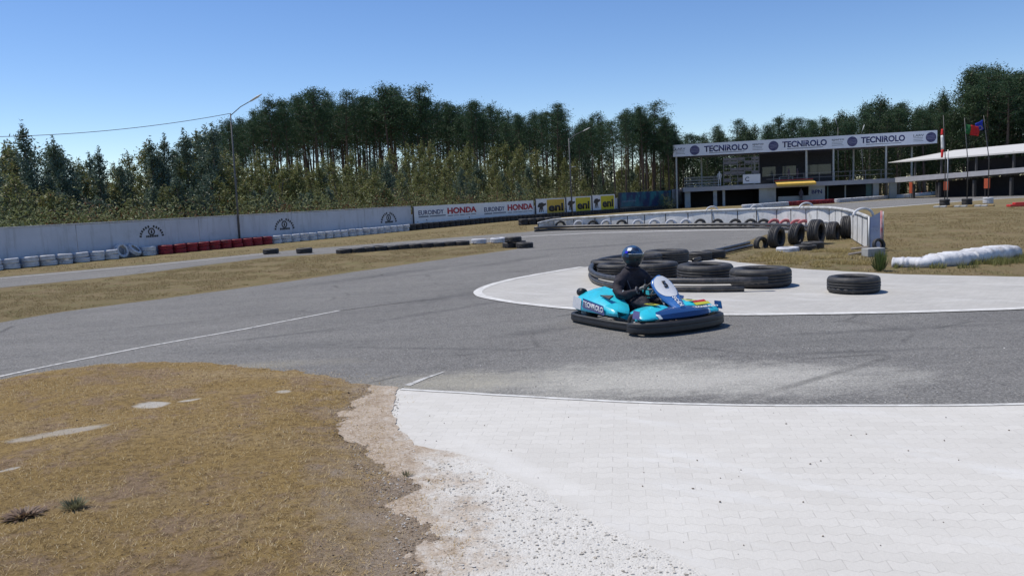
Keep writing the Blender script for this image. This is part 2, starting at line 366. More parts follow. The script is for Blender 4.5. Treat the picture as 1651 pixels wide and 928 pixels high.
# ------------------------------------------------------------------ ground sheets
def dense(pts, step, amp, fr=2.0, seed=0, keep=None):
    out = []; n = len(pts)
    for i in range(n):
        a, b = pts[i], pts[(i+1) % n]; k = max(1, int((b-a).length/step))
        k = min(k, 400)
        for j in range(k):
            p = a.lerp(b, j/k)
            if amp:
                q = Vector((p.x*fr, p.y*fr, seed*7.3)); nv = noise.noise_vector(q)+.5*noise.noise_vector(q*2.7)+.35*noise.noise_vector(q*6.1)
                p = Vector((p.x+nv.x*amp, p.y+nv.y*amp, 0))
            out.append(p)
    return out
def sheet(name, pts, off, m, step=.5, amp=0., fr=2., seed=0, kind='structure', thick=0):
    pts = [Vector((p[0], p[1], 0)) for p in pts]; pts = dense(pts, step, amp, fr, seed)
    tris = tessellate_polygon([pts]); bm = bmesh.new(); vv = [bm.verts.new(p) for p in pts]
    for t in tris:
        try: bm.faces.new([vv[i] for i in t])
        except ValueError: pass
    for y in (60, 100):
        bmesh.ops.bisect_plane(bm, geom=bm.verts[:]+bm.edges[:]+bm.faces[:], plane_co=(0, y, 0), plane_no=(0, 1, 0))
    for v in bm.verts: v.co.z = zt(v.co.y)+off
    bmesh.ops.recalc_face_normals(bm, faces=bm.faces)
    if sum(f.normal.z for f in bm.faces) < 0: bmesh.ops.reverse_faces(bm, faces=bm.faces)
    o = fin(name, bm, m); o['kind'] = kind; return o
def ribbon(name, pts, w, off, m, side=0, kind='structure', amp=.0, seed=0):
    """painted line of width w along places; side shifts it"""
    pts = [Vector((p[0], p[1], 0)) for p in pts]; q = []
    for i in range(len(pts)-1):
        k = max(1, int((pts[i+1]-pts[i]).length/.25))
        for j in range(k): q.append(pts[i].lerp(pts[i+1], j/k))
    q.append(pts[-1]); 
    for _ in range(3): q = [q[0]]+[(q[i-1]+q[i]*2+q[i+1])/4 for i in range(1, len(q)-1)]+[q[-1]]
    bm = bmesh.new(); prev = None
    for i, p in enumerate(q):
        d = (q[min(i+1, len(q)-1)]-q[max(i-1, 0)]).normalized(); n_ = Vector((-d.y, d.x, 0))
        j = 1+amp*noise.noise(Vector((p.x*4, p.y*4, seed)))
        ww = w[0]+(w[1]-w[0])*i/(len(q)-1) if isinstance(w, tuple) else w
        a = p+n_*(side+ww/2*j); b = p+n_*(side-ww/2*(2-j))
        va = bm.verts.new((a.x, a.y, zt(a.y)+off)); vb = bm.verts.new((b.x, b.y, zt(b.y)+off))
        if prev: bm.faces.new((prev[0], prev[1], vb, va))
        prev = (va, vb)
    bmesh.ops.recalc_face_normals(bm, faces=bm.faces)
    if sum(f.normal.z for f in bm.faces) < 0: bmesh.ops.reverse_faces(bm, faces=bm.faces)
    o = fin(name, bm, m); o['kind'] = kind; return o
def PX(*l): return [Vector((p[0]/1.0-10000, p[1]-10000, 0)) if p[0] > 5000 else G(*p) for p in l]
def W(x, y): return (x+10000, y+10000)      # a place given directly on the ground

sheet('ground', [(-900, -60, 0), (900, -60, 0), (900, 1400, 0), (-900, 1400, 0)], 0, M_FIELD, step=200)
track_px = [(-300, 690), (-150, 650), (0, 616), (100, 600), (180, 591), (260, 587), (350, 591), (440, 601), (520, 611), (600, 628), (640, 640), (1000, 690), (1400, 700), (1651, 700), W(12, 4.5), W(26, 5), W(26, 16), W(14, 13.5), (1651, 465), (1300, 465), (1150, 440), (1120, 418), (1165, 402), (1195, 392), (1235, 378), (1300, 373), (1345, 371), (1340, 365), (1290, 361), (1190, 363), (1000, 366), (870, 371), (850, 374),
    (690, 386), (500, 401), (430, 407), (240, 426), (0, 447), (-300, 478), (-300, 504), (0, 464), (200, 444), (430, 415), (545, 408), (700, 397), (755, 393), (822, 389), (846, 391), (850, 396), (830, 402), (780, 409), (700, 420),
    (560, 440), (400, 463), (260, 482), (100, 503), (0, 520), (-300, 567)]
sheet('track', PX(*track_px), .004, M_ASPH, step=.3, amp=.045, fr=1.2, seed=1)
sheet('far_track', PX((1040, 352), (1300, 344), (1420, 335), (1540, 325.5), (1651, 318.5), (1900, 304), (1900, 296), (1651, 310), (1500, 317), (1345, 329), (1200, 338), (1040, 346)), .004, M_ASPH, step=1)
isl = [(943, 431), (905, 437), (860, 445), (820, 453), (790, 462), (774, 470), (780, 478), (830, 487), (910, 496), (1000, 502), (1160, 507), (1300, 505.5), (1450, 503), (1651, 497), W(10, 11.4), W(22, 13.4)]
isl_up = [W(22, 16), W(14, 14.3), (1651, 447), (1450, 443), (1400, 440), (1290, 434), (1190, 423), (1120, 414), (1040, 414)]
sheet('island_pavement', PX(*(isl+isl_up)), .010, M_PAVE2, step=.25, amp=.05, seed=3)
ribbon('kerb_line', PX(*isl), .17, .015, M_KERB, side=-.08, amp=.25)
near_px = [(640, 628), (700, 630), (750, 634), (900, 643), (1050, 651), (1250, 655), (1651, 654), W(9, 6.3), W(22, 6.9), W(22, -8), W(-1.0, -8), (800, 1500), (715, 970), (706, 928), (675, 870), (640, 820), (605, 760), (585, 700), (610, 650)]
sheet('paved_apron', PX(*near_px), .010, M_PAVE, step=.12, amp=.03, seed=4)
ribbon('apron_line', PX((646, 629), (700, 631.5), (750, 635), (900, 644), (1050, 652), (1250, 656), (1651, 655), W(9, 6.3), W(22, 6.9)), .05, .015, M_KERB, amp=.5)
ribbon('track_line', PX((-250, 665), (0, 607), (100, 586), (230, 560), (400, 530), (480, 514), (548, 501)), .07, .009, M_LINE, amp=.4)
ribbon('track_line', PX((548, 501), (640, 489), (720, 480)), (.05, .02), .009, M_ASPH, amp=.6)
ribbon('track_line', PX((-300, 479), (0, 449), (240, 428), (430, 409)), .12, .009, M_KERB, amp=.2)
ribbon('track_line', PX((690, 389), (780, 385.5), (820, 383), (880, 379.5), (960, 375.5), (1100, 372), (1200, 370), (1300, 369.5)), (.10, .55), .009, M_KERB, amp=.15)
ribbon('track_line', PX((1300, 343), (1420, 335), (1540, 325.5), (1651, 318.5), (1900, 304)), .35, .009, M_KERB)
ribbon('track_line', PX((1230, 336), (1345, 328.5), (1500, 316.5), (1651, 311), (1900, 297)), .3, .009, M_KERB)
ribbon('track_line', PX((655, 622), (690, 608), (716, 600)), (.08, .02), .009, M_LINE, amp=.9)
sheet('gravel_patch', PX((640, 626), (628, 660), (640, 690), (670, 720), (760, 740), (900, 810), (1000, 860), (1100, 908), (1170, 950), (1400, 1500), (700, 1500), (690, 940), (705, 895), (735, 850), (690, 832), (640, 816), (650, 800), (700, 800), (690, 768), (640, 740), (560, 700), (552, 670), (580, 648), (606, 628)), .016, M_GRAV, step=.05, amp=.05, fr=3.2, seed=5)
sheet('gravel_verge', PX((600, 624), (640, 626), (632, 690), (655, 725), (695, 765), (706, 800), (660, 812), (700, 832), (745, 852), (715, 900), (712, 930), (760, 1300), (560, 1300), (640, 900), (630, 840), (600, 810), (590, 740), (535, 690), (550, 655)), .017, M_GRAV, step=.05, amp=.05, fr=3.2, seed=6)
# near bank of dry grass, a low mound over the asphalt edge
bank_px = [(-400, 712), (-150, 650), (0, 614), (100, 598), (180, 589), (260, 585), (350, 589), (440, 599), (520, 609), (590, 622), (598, 634), (575, 650), (548, 668), (535, 690), (560, 715), (600, 745), (640, 770), (680, 792), (655, 805), (635, 815), (650, 830), (690, 845), (680, 870), (660, 890), (672, 928), (700, 1300), (-900, 1300)]
BANK = [Vector((p.x, p.y, 0)) for p in PX(*bank_px)]
def edge_dist(P, poly):
    P = np.asarray(P); best = np.full(len(P), 1e9); inside = np.zeros(len(P), bool)
    for i in range(len(poly)):
        a = np.array(poly[i][:2]); b = np.array(poly[(i+1) % len(poly)][:2]); d = b-a; L = (d**2).sum()+1e-9
        t = np.clip(((P-a) @ d)/L, 0, 1); q = a+t[:, None]*d; best = np.minimum(best, np.sqrt(((P-q)**2).sum(1)))
        c = ((a[1] > P[:, 1]) != (b[1] > P[:, 1])); xx = (b[0]-a[0])*(P[:, 1]-a[1])/(b[1]-a[1]+1e-12)+a[0]; inside ^= c & (P[:, 0] < xx)
    return np.where(inside, best, -best)
def bank_z(P):
    """height of the near bank over the asphalt, and the distance inside its edge"""
    wob = np.array([noise.noise(Vector((x*3.1, y*3.1, 9)))*.13+noise.noise(Vector((x*10, y*10, 4)))*.07+noise.noise(Vector((x*24, y*24, 4)))*.04 for x, y in P])
    d = edge_dist(P, BANK)+wob; t = np.clip(d/.5, 0, 1)
    nz = np.array([noise.noise(Vector((x*1.1, y*1.1, 0)))*.03+noise.noise(Vector((x*5, y*5, 3)))*.008 for x, y in P])
    return np.clip(d*.22+.017, -.04, .025)+t*t*(3-2*t)*.05+nz*t, d
gx = np.arange(-9, 1.4, .04); gy = np.arange(2.2, 9.8, .04); XX, YY = np.meshgrid(gx, gy); PP = np.stack([XX.ravel(), YY.ravel()], 1)
bmz, DD = bank_z(PP)
nx, ny = len(gx), len(gy); idx = np.arange(nx*ny).reshape(ny, nx)
quads = np.stack([idx[:-1, :-1].ravel(), idx[:-1, 1:].ravel(), idx[1:, 1:].ravel(), idx[1:, :-1].ravel()], 1)
quads = quads[(bmz[quads] > -.03).any(1)]
me = bpy.data.meshes.new('grass_bank'); me.from_pydata(np.column_stack([PP, bmz]).tolist(), [], quads.tolist()); me.update()
me.polygons.foreach_set('use_smooth', [True]*len(me.polygons))
tag(link('grass_bank', me, M_SOIL), kind='structure')
# ------------------------------------------------------------------ grass blades, stones
def blades(name, P, Z, L, W, lean, m, label):
    n = len(P); a = RNG.uniform(0, 2*PI, n); L = L*RNG.uniform(.5, 1.3, n); tilt = lean*RNG.uniform(.6, 1.1, n)
    d = np.stack([np.cos(a)*np.sin(tilt), np.sin(a)*np.sin(tilt), np.cos(tilt)], 1); s = np.stack([-np.sin(a), np.cos(a), np.zeros(n)], 1)
    base = np.column_stack([P, Z]); W = W*RNG.uniform(.6, 1.3, n)
    v = np.stack([base-s*W[:, None]/2, base+s*W[:, None]/2, base+d*L[:, None]], 1).reshape(-1, 3)
    me = bpy.data.meshes.new(name); me.vertices.add(3*n); me.vertices.foreach_set('co', v.ravel())
    me.loops.add(3*n); me.loops.foreach_set('vertex_index', np.arange(3*n)); me.polygons.add(n)
    me.polygons.foreach_set('loop_start', np.arange(0, 3*n, 3)); me.polygons.foreach_set('loop_total', np.full(n, 3)); me.update()
    return tag(link(name, me, m), label, 'grass', kind='stuff')
M_BLADE = m_leaf('dry_blades', ((.50, .35, .14), (.64, .49, .25), (.33, .225, .09), (.78, .66, .44), (.13, .085, .04), (.42, .30, .18)), .2, .8)
M_BLADE2 = m_leaf('field_blades', ((.26, .20, .105), (.34, .27, .14), (.19, .155, .065), (.24, .16, .095), (.20, .19, .075)), .2, .8)
N = 230000
P = np.column_stack([RNG.uniform(-8.8, .7, N), 2.3+(RNG.random(N)**1.15)*7]); 
zz, dd = bank_z(P); clump = np.array([noise.noise(Vector((x*2.2, y*2.2, 1)))+.6*noise.noise(Vector((x*7, y*7, 2))) for x, y in P])
vis = (np.abs(P[:, 0])/P[:, 1] < .72) | (P[:, 0] > -1.5)
patchy = np.array([noise.noise(Vector((x*.9, y*1.3, 21)))+.5*noise.noise(Vector((x*2.7, y*2.7, 8))) for x, y in P])
for pa, pb_, wd_, st in [((226, 664), (270, 662), .075, .9), ((40, 720), (184, 700), .075, .62), ((290, 657), (324, 653), .03, .8), ((448, 643), (470, 643), .035, .7), ((0, 777), (34, 770), .02, .8)]:
    a_, b_ = G(*pa), G(*pb_); t_ = np.clip(((P-np.array(a_[:2])) @ np.array((b_-a_)[:2]))/((b_-a_).length**2), 0, 1); q_ = np.array(a_[:2])+t_[:, None]*np.array((b_-a_)[:2]); clump = clump-1.1*(np.sqrt(((P-q_)**2).sum(1)) < wd_*1.1)
clump = clump-1.6*np.maximum(patchy-.12, 0)*2
k = (dd > .02+np.where(RNG.random(N) < .35, .22, .10)*RNG.standard_normal(N)) & vis & (clump > -.55+.45*RNG.standard_normal(N)); P = P[k]; zz = np.maximum(zz[k], .017)
blades('dry_grass', P, zz-.003, .034, .0045, 1.25, M_BLADE, 'short dry trampled grass on the near bank')
def fieldblades(name, poly, n, L, W, lab, lean=.9, m=None, cl=-.1):
    Q = [(p.x, p.y) for p in PX(*poly)]; xs = [q[0] for q in Q]; ys = [q[1] for q in Q]
    P = np.column_stack([RNG.uniform(min(xs), max(xs), n*4), RNG.uniform(min(ys), max(ys), n*4)])
    d = edge_dist(P, Q); P = P[d > 0][:n*2]
    c = np.array([noise.noise(Vector((x*.7, y*.7, 5)))+.7*noise.noise(Vector((x*2.6, y*2.6, 6))) for x, y in P]); P = P[c > cl][:n]
    blades(name, P, np.array([zt(y) for y in P[:, 1]]), L, W, lean, m or M_BLADE2, lab)
fieldblades('verge_grass', [(-60, 524), (0, 516), (260, 479), (400, 460), (560, 437), (700, 417), (820, 402), (845, 396), (820, 391), (700, 399), (545, 410), (430, 417), (200, 446), (0, 467), (-60, 475)], 52000, .055, .010, 'dry grass strip between the two tracks', 1.1)
fieldblades('verge_grass', [(1125, 416), (1170, 401), (1240, 380), (1340, 372), (1400, 395), (1430, 345), (1700, 330), (1900, 445), (1651, 445), (1450, 441), (1290, 432), (1190, 421)], 60000, .07, .011, 'dry grass beside the tyres and field at the right', 1.0)
fieldblades('verge_grass', [(-60, 446), (0, 437), (240, 415), (430, 401), (662, 378), (850, 356), (850, 372), (690, 386), (500, 401), (430, 407), (240, 426), (0, 446), (-60, 453)], 16000, .08, .016, 'dry grass between wall tyres and upper track', 1.0)
fieldblades('tall_grass', [(1190, 422), (1250, 402), (1330, 398), (1385, 404), (1400, 420), (1440, 436), (1400, 436), (1300, 431)], 9000, .10, .012, 'taller straw grass around the black tyres', .8, m=m_leaf('straw_blades', ((.40, .30, .13), (.30, .25, .10), (.24, .22, .08), (.46, .36, .18)), .25), cl=.1)
fieldblades('tall_grass', [(1440, 436), (1442, 428), (1540, 424), (1651, 415), (1800, 408), (1800, 416), (1651, 424), (1560, 433)], 5000, .14, .012, 'taller grass growing before the white barrier', .5, m=m_leaf('green_blades', ((.20, .21, .07), (.30, .26, .11), (.13, .16, .05)), .25), cl=-.1)

def stones(name, poly, n, r0, r1, m, label, z0=.016, bank=False):
    Q = [(p.x, p.y) for p in PX(*poly)]; xs = [q[0] for q in Q]; ys = [q[1] for q in Q]
    P = np.column_stack([RNG.uniform(min(xs), max(xs), n*4), RNG.uniform(min(ys), max(ys), n*4)]); P = P[edge_dist(P, Q) > 0][:n]
    Z = np.maximum(bank_z(P)[0], .012) if bank else np.full(len(P), z0)
    ico = bmesh.new(); bmesh.ops.create_icosphere(ico, subdivisions=1, radius=1); bv = np.array([v.co[:] for v in ico.verts]); ico.verts.index_update()
    bf = np.array([[v.index for v in f.verts] for f in ico.faces]); ico.free(); V = []; Fc = []
    for i, (p, z) in enumerate(zip(P, Z)):
        s = r0+(r1-r0)*RNG.random()**3; q = bv*(1+.25*RNG.standard_normal((len(bv), 1)))*s*np.array([RNG.uniform(.8, 1.3), RNG.uniform(.7, 1.2), .6])
        V.append(q+np.array([p[0], p[1], max(z, .0)+s*.3])); Fc.append(bf+i*len(bv))
    me = bpy.data.meshes.new(name); me.from_pydata(np.concatenate(V).tolist(), [], np.concatenate(Fc).tolist()); me.update()
    return tag(link(name, me, m), label, 'stones', kind='stuff')
M_STONE = m_leaf('stones', ((.50, .46, .40), (.62, .60, .56), (.30, .26, .21), (.72, .71, .69), (.16, .13, .10)), 0, .9)
M_STONED = m_leaf('dark_stones', ((.14, .11, .08), (.22, .17, .13), (.07, .055, .045)), 0, .9)
stones('gravel_stones', [(600, 628), (645, 632), (640, 690), (700, 740), (760, 790), (740, 860), (760, 1000), (660, 1000), (620, 850), (560, 720), (540, 680)], 1700, .002, .009, M_STONE, 'loose pale gravel between grass and pavers', .016, True)
stones('gravel_stones', [(700, 740), (900, 820), (1150, 940), (1200, 1000), (760, 1000), (730, 850)], 1800, .002, .009, M_STONE, 'loose white gravel along the bottom edge')
stones('dark_stones', [(650, 650), (1651, 670), (1651, 1000), (760, 1000), (700, 760)], 110, .002, .007, M_STONED, 'small dark stones scattered over the pale pavers', .012)
stones('dark_stones', [(0, 640), (300, 600), (590, 640), (620, 760), (700, 1000), (-200, 1000)], 170, .003, .011, M_STONED, 'small dark stones lying in the near grass', 0, True)
stones('track_grit', [(300, 600), (600, 560), (1200, 560), (1651, 560), (1651, 650), (1000, 648), (640, 626), (450, 600)], 700, .002, .008, M_STONE, 'pale grit strewn over the asphalt edge', .006)

M_CRUMB = m_leaf('soil_crumbs', ((.30, .22, .15), (.22, .16, .10), (.42, .34, .25), (.14, .10, .065), (.52, .46, .38)), 0, .95)
stones('soil_crumbs', [(590, 622), (632, 632), (620, 690), (655, 730), (715, 770), (720, 800), (700, 830), (765, 860), (735, 930), (740, 1010), (640, 1010), (640, 880), (590, 820), (560, 740), (515, 690), (545, 655)], 6500, .002, .007, M_CRUMB, 'soil crumbs and chips strewn over the edge of the bank', .017, True)
Q_ = [(p.x, p.y) for p in PX((590, 622), (632, 632), (620, 690), (655, 730), (725, 770), (720, 800), (700, 830), (765, 860), (735, 930), (740, 1010), (640, 1010), (600, 820), (540, 690))]
P_ = np.column_stack([RNG.uniform(-3, 1.2, 60000), RNG.uniform(2.4, 9.3, 60000)]); P_ = P_[edge_dist(P_, Q_) > 0]; c_ = np.array([noise.noise(Vector((x*4, y*4, 31)))+.6*noise.noise(Vector((x*12, y*12, 2))) for x, y in P_]); P_ = P_[c_ > .12]
blades('edge_grass', P_, np.maximum(bank_z(P_)[0], .017)-.003, .03, .0045, 1.2, M_BLADE, 'sparse dry grass straying onto the rubble edge')
# small weeds in the near grass
M_WEED = m_leaf('weed_leaf', ((.18, .18, .10), (.26, .24, .14), (.12, .13, .08)), .2)
M_WEEDB = m_leaf('dead_weed_leaf', ((.20, .135, .09), (.28, .19, .13), (.13, .09, .065)), .1)
def weed(px, py, r, m, label, n=160, h=.06, tall=False, name='weed'):
    g = G(px, py); bm = bmesh.new(); z = max(bank_z(np.array([[g.x, g.y]]))[0][0], 0) if g.y < 9 else zt(g.y)
    for i in range(n):
        a = random.uniform(0, 2*PI); rr = r*random.random()**.6; b = Vector((math.cos(a)*rr*.5, math.sin(a)*rr*.5, 0)); 
        t = b+Vector((math.cos(a)*rr*random.uniform(.3, 1), math.sin(a)*rr*random.uniform(.3, 1), h*random.uniform(.3, 1.1)))
        s = Vector((-math.sin(a), math.cos(a), 0))*r*.06
        bm.faces.new([bm.verts.new(v) for v in (b-s*.4, (b+t)/2+s, t, (b+t)/2-s)])
    o = fin(name, bm, m); o.location = (g.x, g.y, z); return tag(o, label, 'weed')
weed(122, 838, .08, M_WEED, 'grey green weed growing low in the near dry grass, lower left')
weed(40, 850, .12, M_WEEDB, 'wide dark withered weed at the left edge of the near bank', 200, .03)
weed(655, 770, .05, M_WEED, 'tiny green weed at the edge of the gravel', 60, .04)

# ------------------------------------------------------------------ tyres
def tyre_mesh(name, r, w, ri, m, seg=44, lug=.006):
    bm = bmesh.new(); h = w/2
    prof = [(ri, -h*.62), (ri+.02*r, -h*.86), (ri+(r-ri)*.45, -h*1.0), (r*.93, -h*.93), (r*.985, -h*.72), (r, -h*.58), (r, -h*.34), (r-.012*r/.3, -h*.33), (r-.012*r/.3, -h*.27), (r*1.002, -h*.26), (r*1.002, -.035*h*2),
            (r-.012*r/.3, -.03*h*2), (r-.012*r/.3, .03*h*2), (r*1.002, .035*h*2), (r*1.002, h*.26), (r-.012*r/.3, h*.27), (r-.012*r/.3, h*.33), (r, h*.34), (r, h*.58), (r*.985, h*.72), (r*.93, h*.93), (ri+(r-ri)*.45, h*1.0), (ri+.02*r, h*.86), (ri, h*.62),
            (ri+.05*r, h*.5), (r*.93, h*.45), (r*.95, 0), (r*.93, -h*.45), (ri+.05*r, -h*.5)]
    wob = lambda rr, z, k: (-lug if (k % 2 and .9*r < rr and h*.3 < abs(z) < h*.95) else 0)
    lathe(bm, prof, seg, wob=wob); bmesh.ops.recalc_face_normals(bm, faces=bm.faces)
    me = bpy.data.meshes.new(name); bm.to_mesh(me); bm.free(); me.materials.append(m)
    me.polygons.foreach_set('use_smooth', [True]*len(me.polygons)); return me
T_CAR = tyre_mesh('tyre', .31, .20, .19, M_RUB); T_CARW = tyre_mesh('white_tyre', .31, .20, .19, M_RUBW, 30); T_CARR = tyre_mesh('red_tyre', .31, .20, .19, M_RUBR, 30)
T_CARB = tyre_mesh('wall_tyre', .31, .20, .19, M_RUB, 30)
T_TRUCK = tyre_mesh('truck_tyre', .54, .33, .30, M_RUB, 64, .010)
M_PINK = mat('pink_painted_rubber', (.50, .12, .13), (.40, .10, .11), .6, 6, dirt=(.2, .1, .1))
T_PINK = tyre_mesh('pink_tyre', .31, .20, .19, M_PINK, 30)
def tyre(me, loc, rot=(0, 0, 0), label='', group=None, name='tyre', s=1):
    TY.append((me, Vector(loc), tuple(rot), label, group, name, s))
def build_tyres():
    """the 300 that show largest are objects, the rest of the far rows one mesh"""
    vis = lambda t: abs(t[1].x/t[1].y-0) < .72 and t[1].y > 0
    TY.sort(key=lambda t: (t[4] is not None and not 'truck' in t[5], not vis(t), t[1].length/t[6]))
    for me, loc, rot, label, group, name, s in TY[:298]:
        o = bpy.data.objects.new(name, me); C.objects.link(o); o.location = loc; o.rotation_euler = rot; o.scale = (s, s, s); tag(o, label, 'tyre', group)
    bm = bmesh.new(); mats = []
    for me, loc, rot, label, group, name, s in TY[298:]:
        t = me.copy(); t.transform(Matrix.Translation(loc) @ Matrix.Rotation(rot[2], 4, 'Z') @ Matrix.Rotation(rot[0], 4, 'X') @ Matrix.Scale(s, 4)); m = me.materials[0]
        if m not in mats: mats.append(m)
        k = len(bm.faces); bm.from_mesh(t); bm.faces.ensure_lookup_table(); i = mats.index(m)
        for f in bm.faces[k:]: f.material_index = i
        bpy.data.meshes.remove(t)
    if len(bm.faces): tag(fin('far_tyres', bm, mats, None, True), 'farthest rows of small white, red and black tyres', 'tyres', kind='stuff')
TY = []
def flat(me, px, py, label, z=.155, r=.54, rz=0, tilt=0, group=None, s=1, name='tyre'):
    g = G(px, py); d = Vector((g.x, g.y, 0)).normalized()*r*s
    return tyre(me, (g.x+d.x, g.y+d.y, zt(g.y)+z*s+.012), (tilt, 0, rz), label, group, name, s)
flat(T_CAR, 1376, 478, 'lone black tyre lying flat on the pale island pavement', .10, .40, s=1.32, group=None)
tk = 'black truck tyres heaped on the island'
flat(T_TRUCK, 1226, 467, 'black truck tyre at the right end of the front row of the heap', .165, group=tk, name='truck_tyre')
flat(T_TRUCK, 1137, 458, 'black truck tyre second from the right in the front row of the heap', .165, rz=.5, group=tk, name='truck_tyre', tilt=.02)
flat(T_TRUCK, 1052, 453, 'black truck tyre just behind the driver helmet and steering wheel', .165, rz=1.1, group=tk, name='truck_tyre')
flat(T_TRUCK, 1000, 450, 'black truck tyre mostly hidden behind the driver shoulders', .165, .45, group=tk, name='truck_tyre', s=.9)
flat(T_TRUCK, 985, 441, 'black truck tyre at the left end of the heap behind the helmet', .165, .45, group=tk, name='truck_tyre', s=.85)
flat(T_TRUCK, 1075, 428, 'black truck tyre standing highest in the back row of the heap', .165, group=tk, name='truck_tyre')
flat(T_TRUCK, 1035, 433, 'black truck tyre in the back row right behind the helmet', .165, group=tk, name='truck_tyre', s=.92)
flat(T_CAR, 1128, 421, 'flat black tyre right of the tall back tyre', .10, .31, group=None)
flat(T_CAR, 1150, 418, 'flat black tyre at the foot of the low dark pipes', .10, .31, group=None)
# two black pipes wrapped round the heap
M_PIPE = mat('black_plastic_pipe', (.03, .03, .033), (.06, .058, .055), .4, 7, dirt=(.14, .12, .11), dscale=5)
pp = [(1010, 425), (965, 432), (950, 447), (958, 459), (990, 467), (1060, 471), (1140, 472), (1200, 471)]
def smooth_pts(pts, k=3):
    q = []
    for i in range(len(pts)-1):
        for j in range(4): q.append(pts[i].lerp(pts[i+1], j/4))
    q.append(pts[-1])
    for _ in range(k): q = [q[0]]+[(q[i-1]+q[i]*2+q[i+1])/4 for i in range(1, len(q)-1)]+[q[-1]]
    return q
base = smooth_pts(PX(*pp)); r_ = .055
o = tubes('pipe', [([p+Vector((0, 0, .07)) for p in base], r_)], M_PIPE, seg=10); tag(o, 'lower black pipe on the ground round the truck tyres', 'pipe', 'black pipes round the tyre heap')
b2 = [p+Vector((p.x, p.y, 0)).normalized()*.03+Vector((0, 0, .20)) for p in base+[G(1238, 470)]]
o = tubes('pipe', [(b2, .055)], M_PIPE, seg=10); tag(o, 'upper black pipe resting on the lower one before the truck tyres', 'pipe', 'black pipes round the tyre heap')
# pipes / strips leading back to the grass
for (a, b, c, lab) in (((1118, 424), (1160, 412), (1212, 400), 'low black hose leading from the tyre heap to the grass'), ((1140, 411), (1170, 404), (1208, 395), 'second thin black hose behind the first at the grass tip')):
    q = smooth_pts(PX(a, b, c)); o = tubes('hose', [([p+Vector((0, 0, .07)) for p in q], .05)], M_PIPE, seg=10); tag(o, lab, 'hose')

# standing tyres in the grass triangle
T_WIDE = tyre_mesh('wide_tyre', .32, .27, .19, M_RUB)
def stand(px, py, label, me=T_WIDE, r=.31, yaw=.5, group='black tyres standing in the grass', s=1., sink=.03, roll=0):
    g = G(px, py); return tyre(me, (g.x, g.y, zt(g.y)+r*s-sink), (PI/2+roll, 0, yaw), label, group, 'tyre', s)
stand(1252, 399, 'leftmost of the big upright black tyres in the grass', s=1.05, yaw=.8)
stand(1284, 394, 'second upright black tyre from the left in the grass', s=1.08, yaw=.85, roll=.1)
stand(1316, 393, 'third upright black tyre from the left, standing tallest behind a flat one', s=1.22, yaw=.85)
stand(1343, 386, 'fourth upright black tyre, half sunk at the bend of the belt', s=1.1, yaw=.9, sink=.12)
stand(1366, 384, 'upright black tyre nearest the barrier, before the white one', s=1.2, yaw=.95)
stand(1227, 400, 'small black tyre half buried at the tip of the grass', s=.7, yaw=.4, sink=.1)
tyre(T_CARW, G(1386, 376)+Vector((0, 0, .33)), (PI/2, 0, .3), 'white painted tyre leaning on the barrier beside a black one', name='tyre')
flat(T_CAR, 1310, 402, 'black tyre lying flat under the third upright tyre', .08, .31)
flat(T_CARW, 1270, 406, 'half buried whitish tyre lying before the upright black tyres', .0, .31)
flat(T_CAR, 1298, 404, 'black tyre lying half buried next to a whitish one', .03, .31)

# loose tyre things along the left strip
flat(T_CAR, 437, 410, 'left of two black tyres lying alone beside the upper track', .10, .3, group=None)
flat(T_CAR, 491, 409, 'right of two black tyres lying alone beside the upper track', .10, .3, group=None)
# black row then white row along the inner edge of the upper track
def along(a, b, step, skip=0):
    A, B = G(*a), G(*b); L = (B-A).length; n = max(1, round(L/step)); return [A.lerp(B, (i+.5)/n) for i in range(n)], math.atan2(B.y-A.y, B.x-A.x)
g1 = 'black tyres lying in a row on the grass strip'
k0 = 0
for (a, b) in (((546, 409), (640, 402)), ((640, 402), (752, 394.5))):
    for p in along(a, b, .50)[0]:
        tyre(T_CARB, (p.x+random.uniform(-.05, .05), p.y+random.uniform(-.12, .12), .07+random.uniform(-.01, .02)), (random.uniform(-.04, .04), 0, random.random()*3), 'black tyre lying in the long row on the grass strip', g1, s=1.0)
for p in along((757, 394), (818, 390.5), .64)[0]:
    tyre(T_CARW, (p.x, p.y, .10+random.uniform(0, .02)), (random.uniform(-.04, .04), 0, random.random()*3), 'white tyre lying in the short row at the grass tip', 'white tyres in a row at the grass tip')
for i, (x, y, z, lab) in enumerate(((824, 399, .1, 'black tyre lying leftmost in the clump at the tip of the grass strip'), (846, 399.5, .1, 'black tyre lying rightmost in the clump at the tip of the grass strip'), (835, 396, .1, 'black tyre lying at the back of the clump on the grass tip'), (828, 399, .29, 'black tyre stacked on the clump at the grass tip'))):
    g = G(x, y); tyre(T_CARB, (g.x, g.y, z), (random.uniform(-.05, .05), 0, i), lab, None)

# ------------------------------------------------------------------ the white wall on the left
wa, wb = G(0, 434), G(860, 353); d_ = (wb-wa); wa2 = wa-d_*.35
FW = Facade((wa.x, wa.y), (wb.x, wb.y)); WALLN = FW.n
H0 = height(0, 368, wa.x, wa.y); 
def wall_top(px): s, z = FW.sz(px, 368-(368-322.5)/860*px); return z
wt = thing('boundary_wall', 'long white painted wall with arched black emblems along the upper track', 'wall', FW.p(0, 0))
wrz = math.atan2(FW.u.y, FW.u.x); wt.rotation_euler = (0, 0, wrz)
s662, _ = FW.sz(663, 350); s860, _ = FW.sz(862, 340); s_end, _ = FW.sz(1000, 330)
zw = lambda px, py: FW.sz(px, py)[1]
HT = (zw(0, 368)+zw(660, 333.5))/2
bm = bmesh.new(); s = -d_.length*.35; secs = []; i = 0
while s < s662+.01:
    e = min(s+5.9, s662+.02); box(bm, (s+.01, 0, -.2), (e-.01, .16, HT+.004*((i*7) % 5)-.01), None, .01); s = e; i += 1
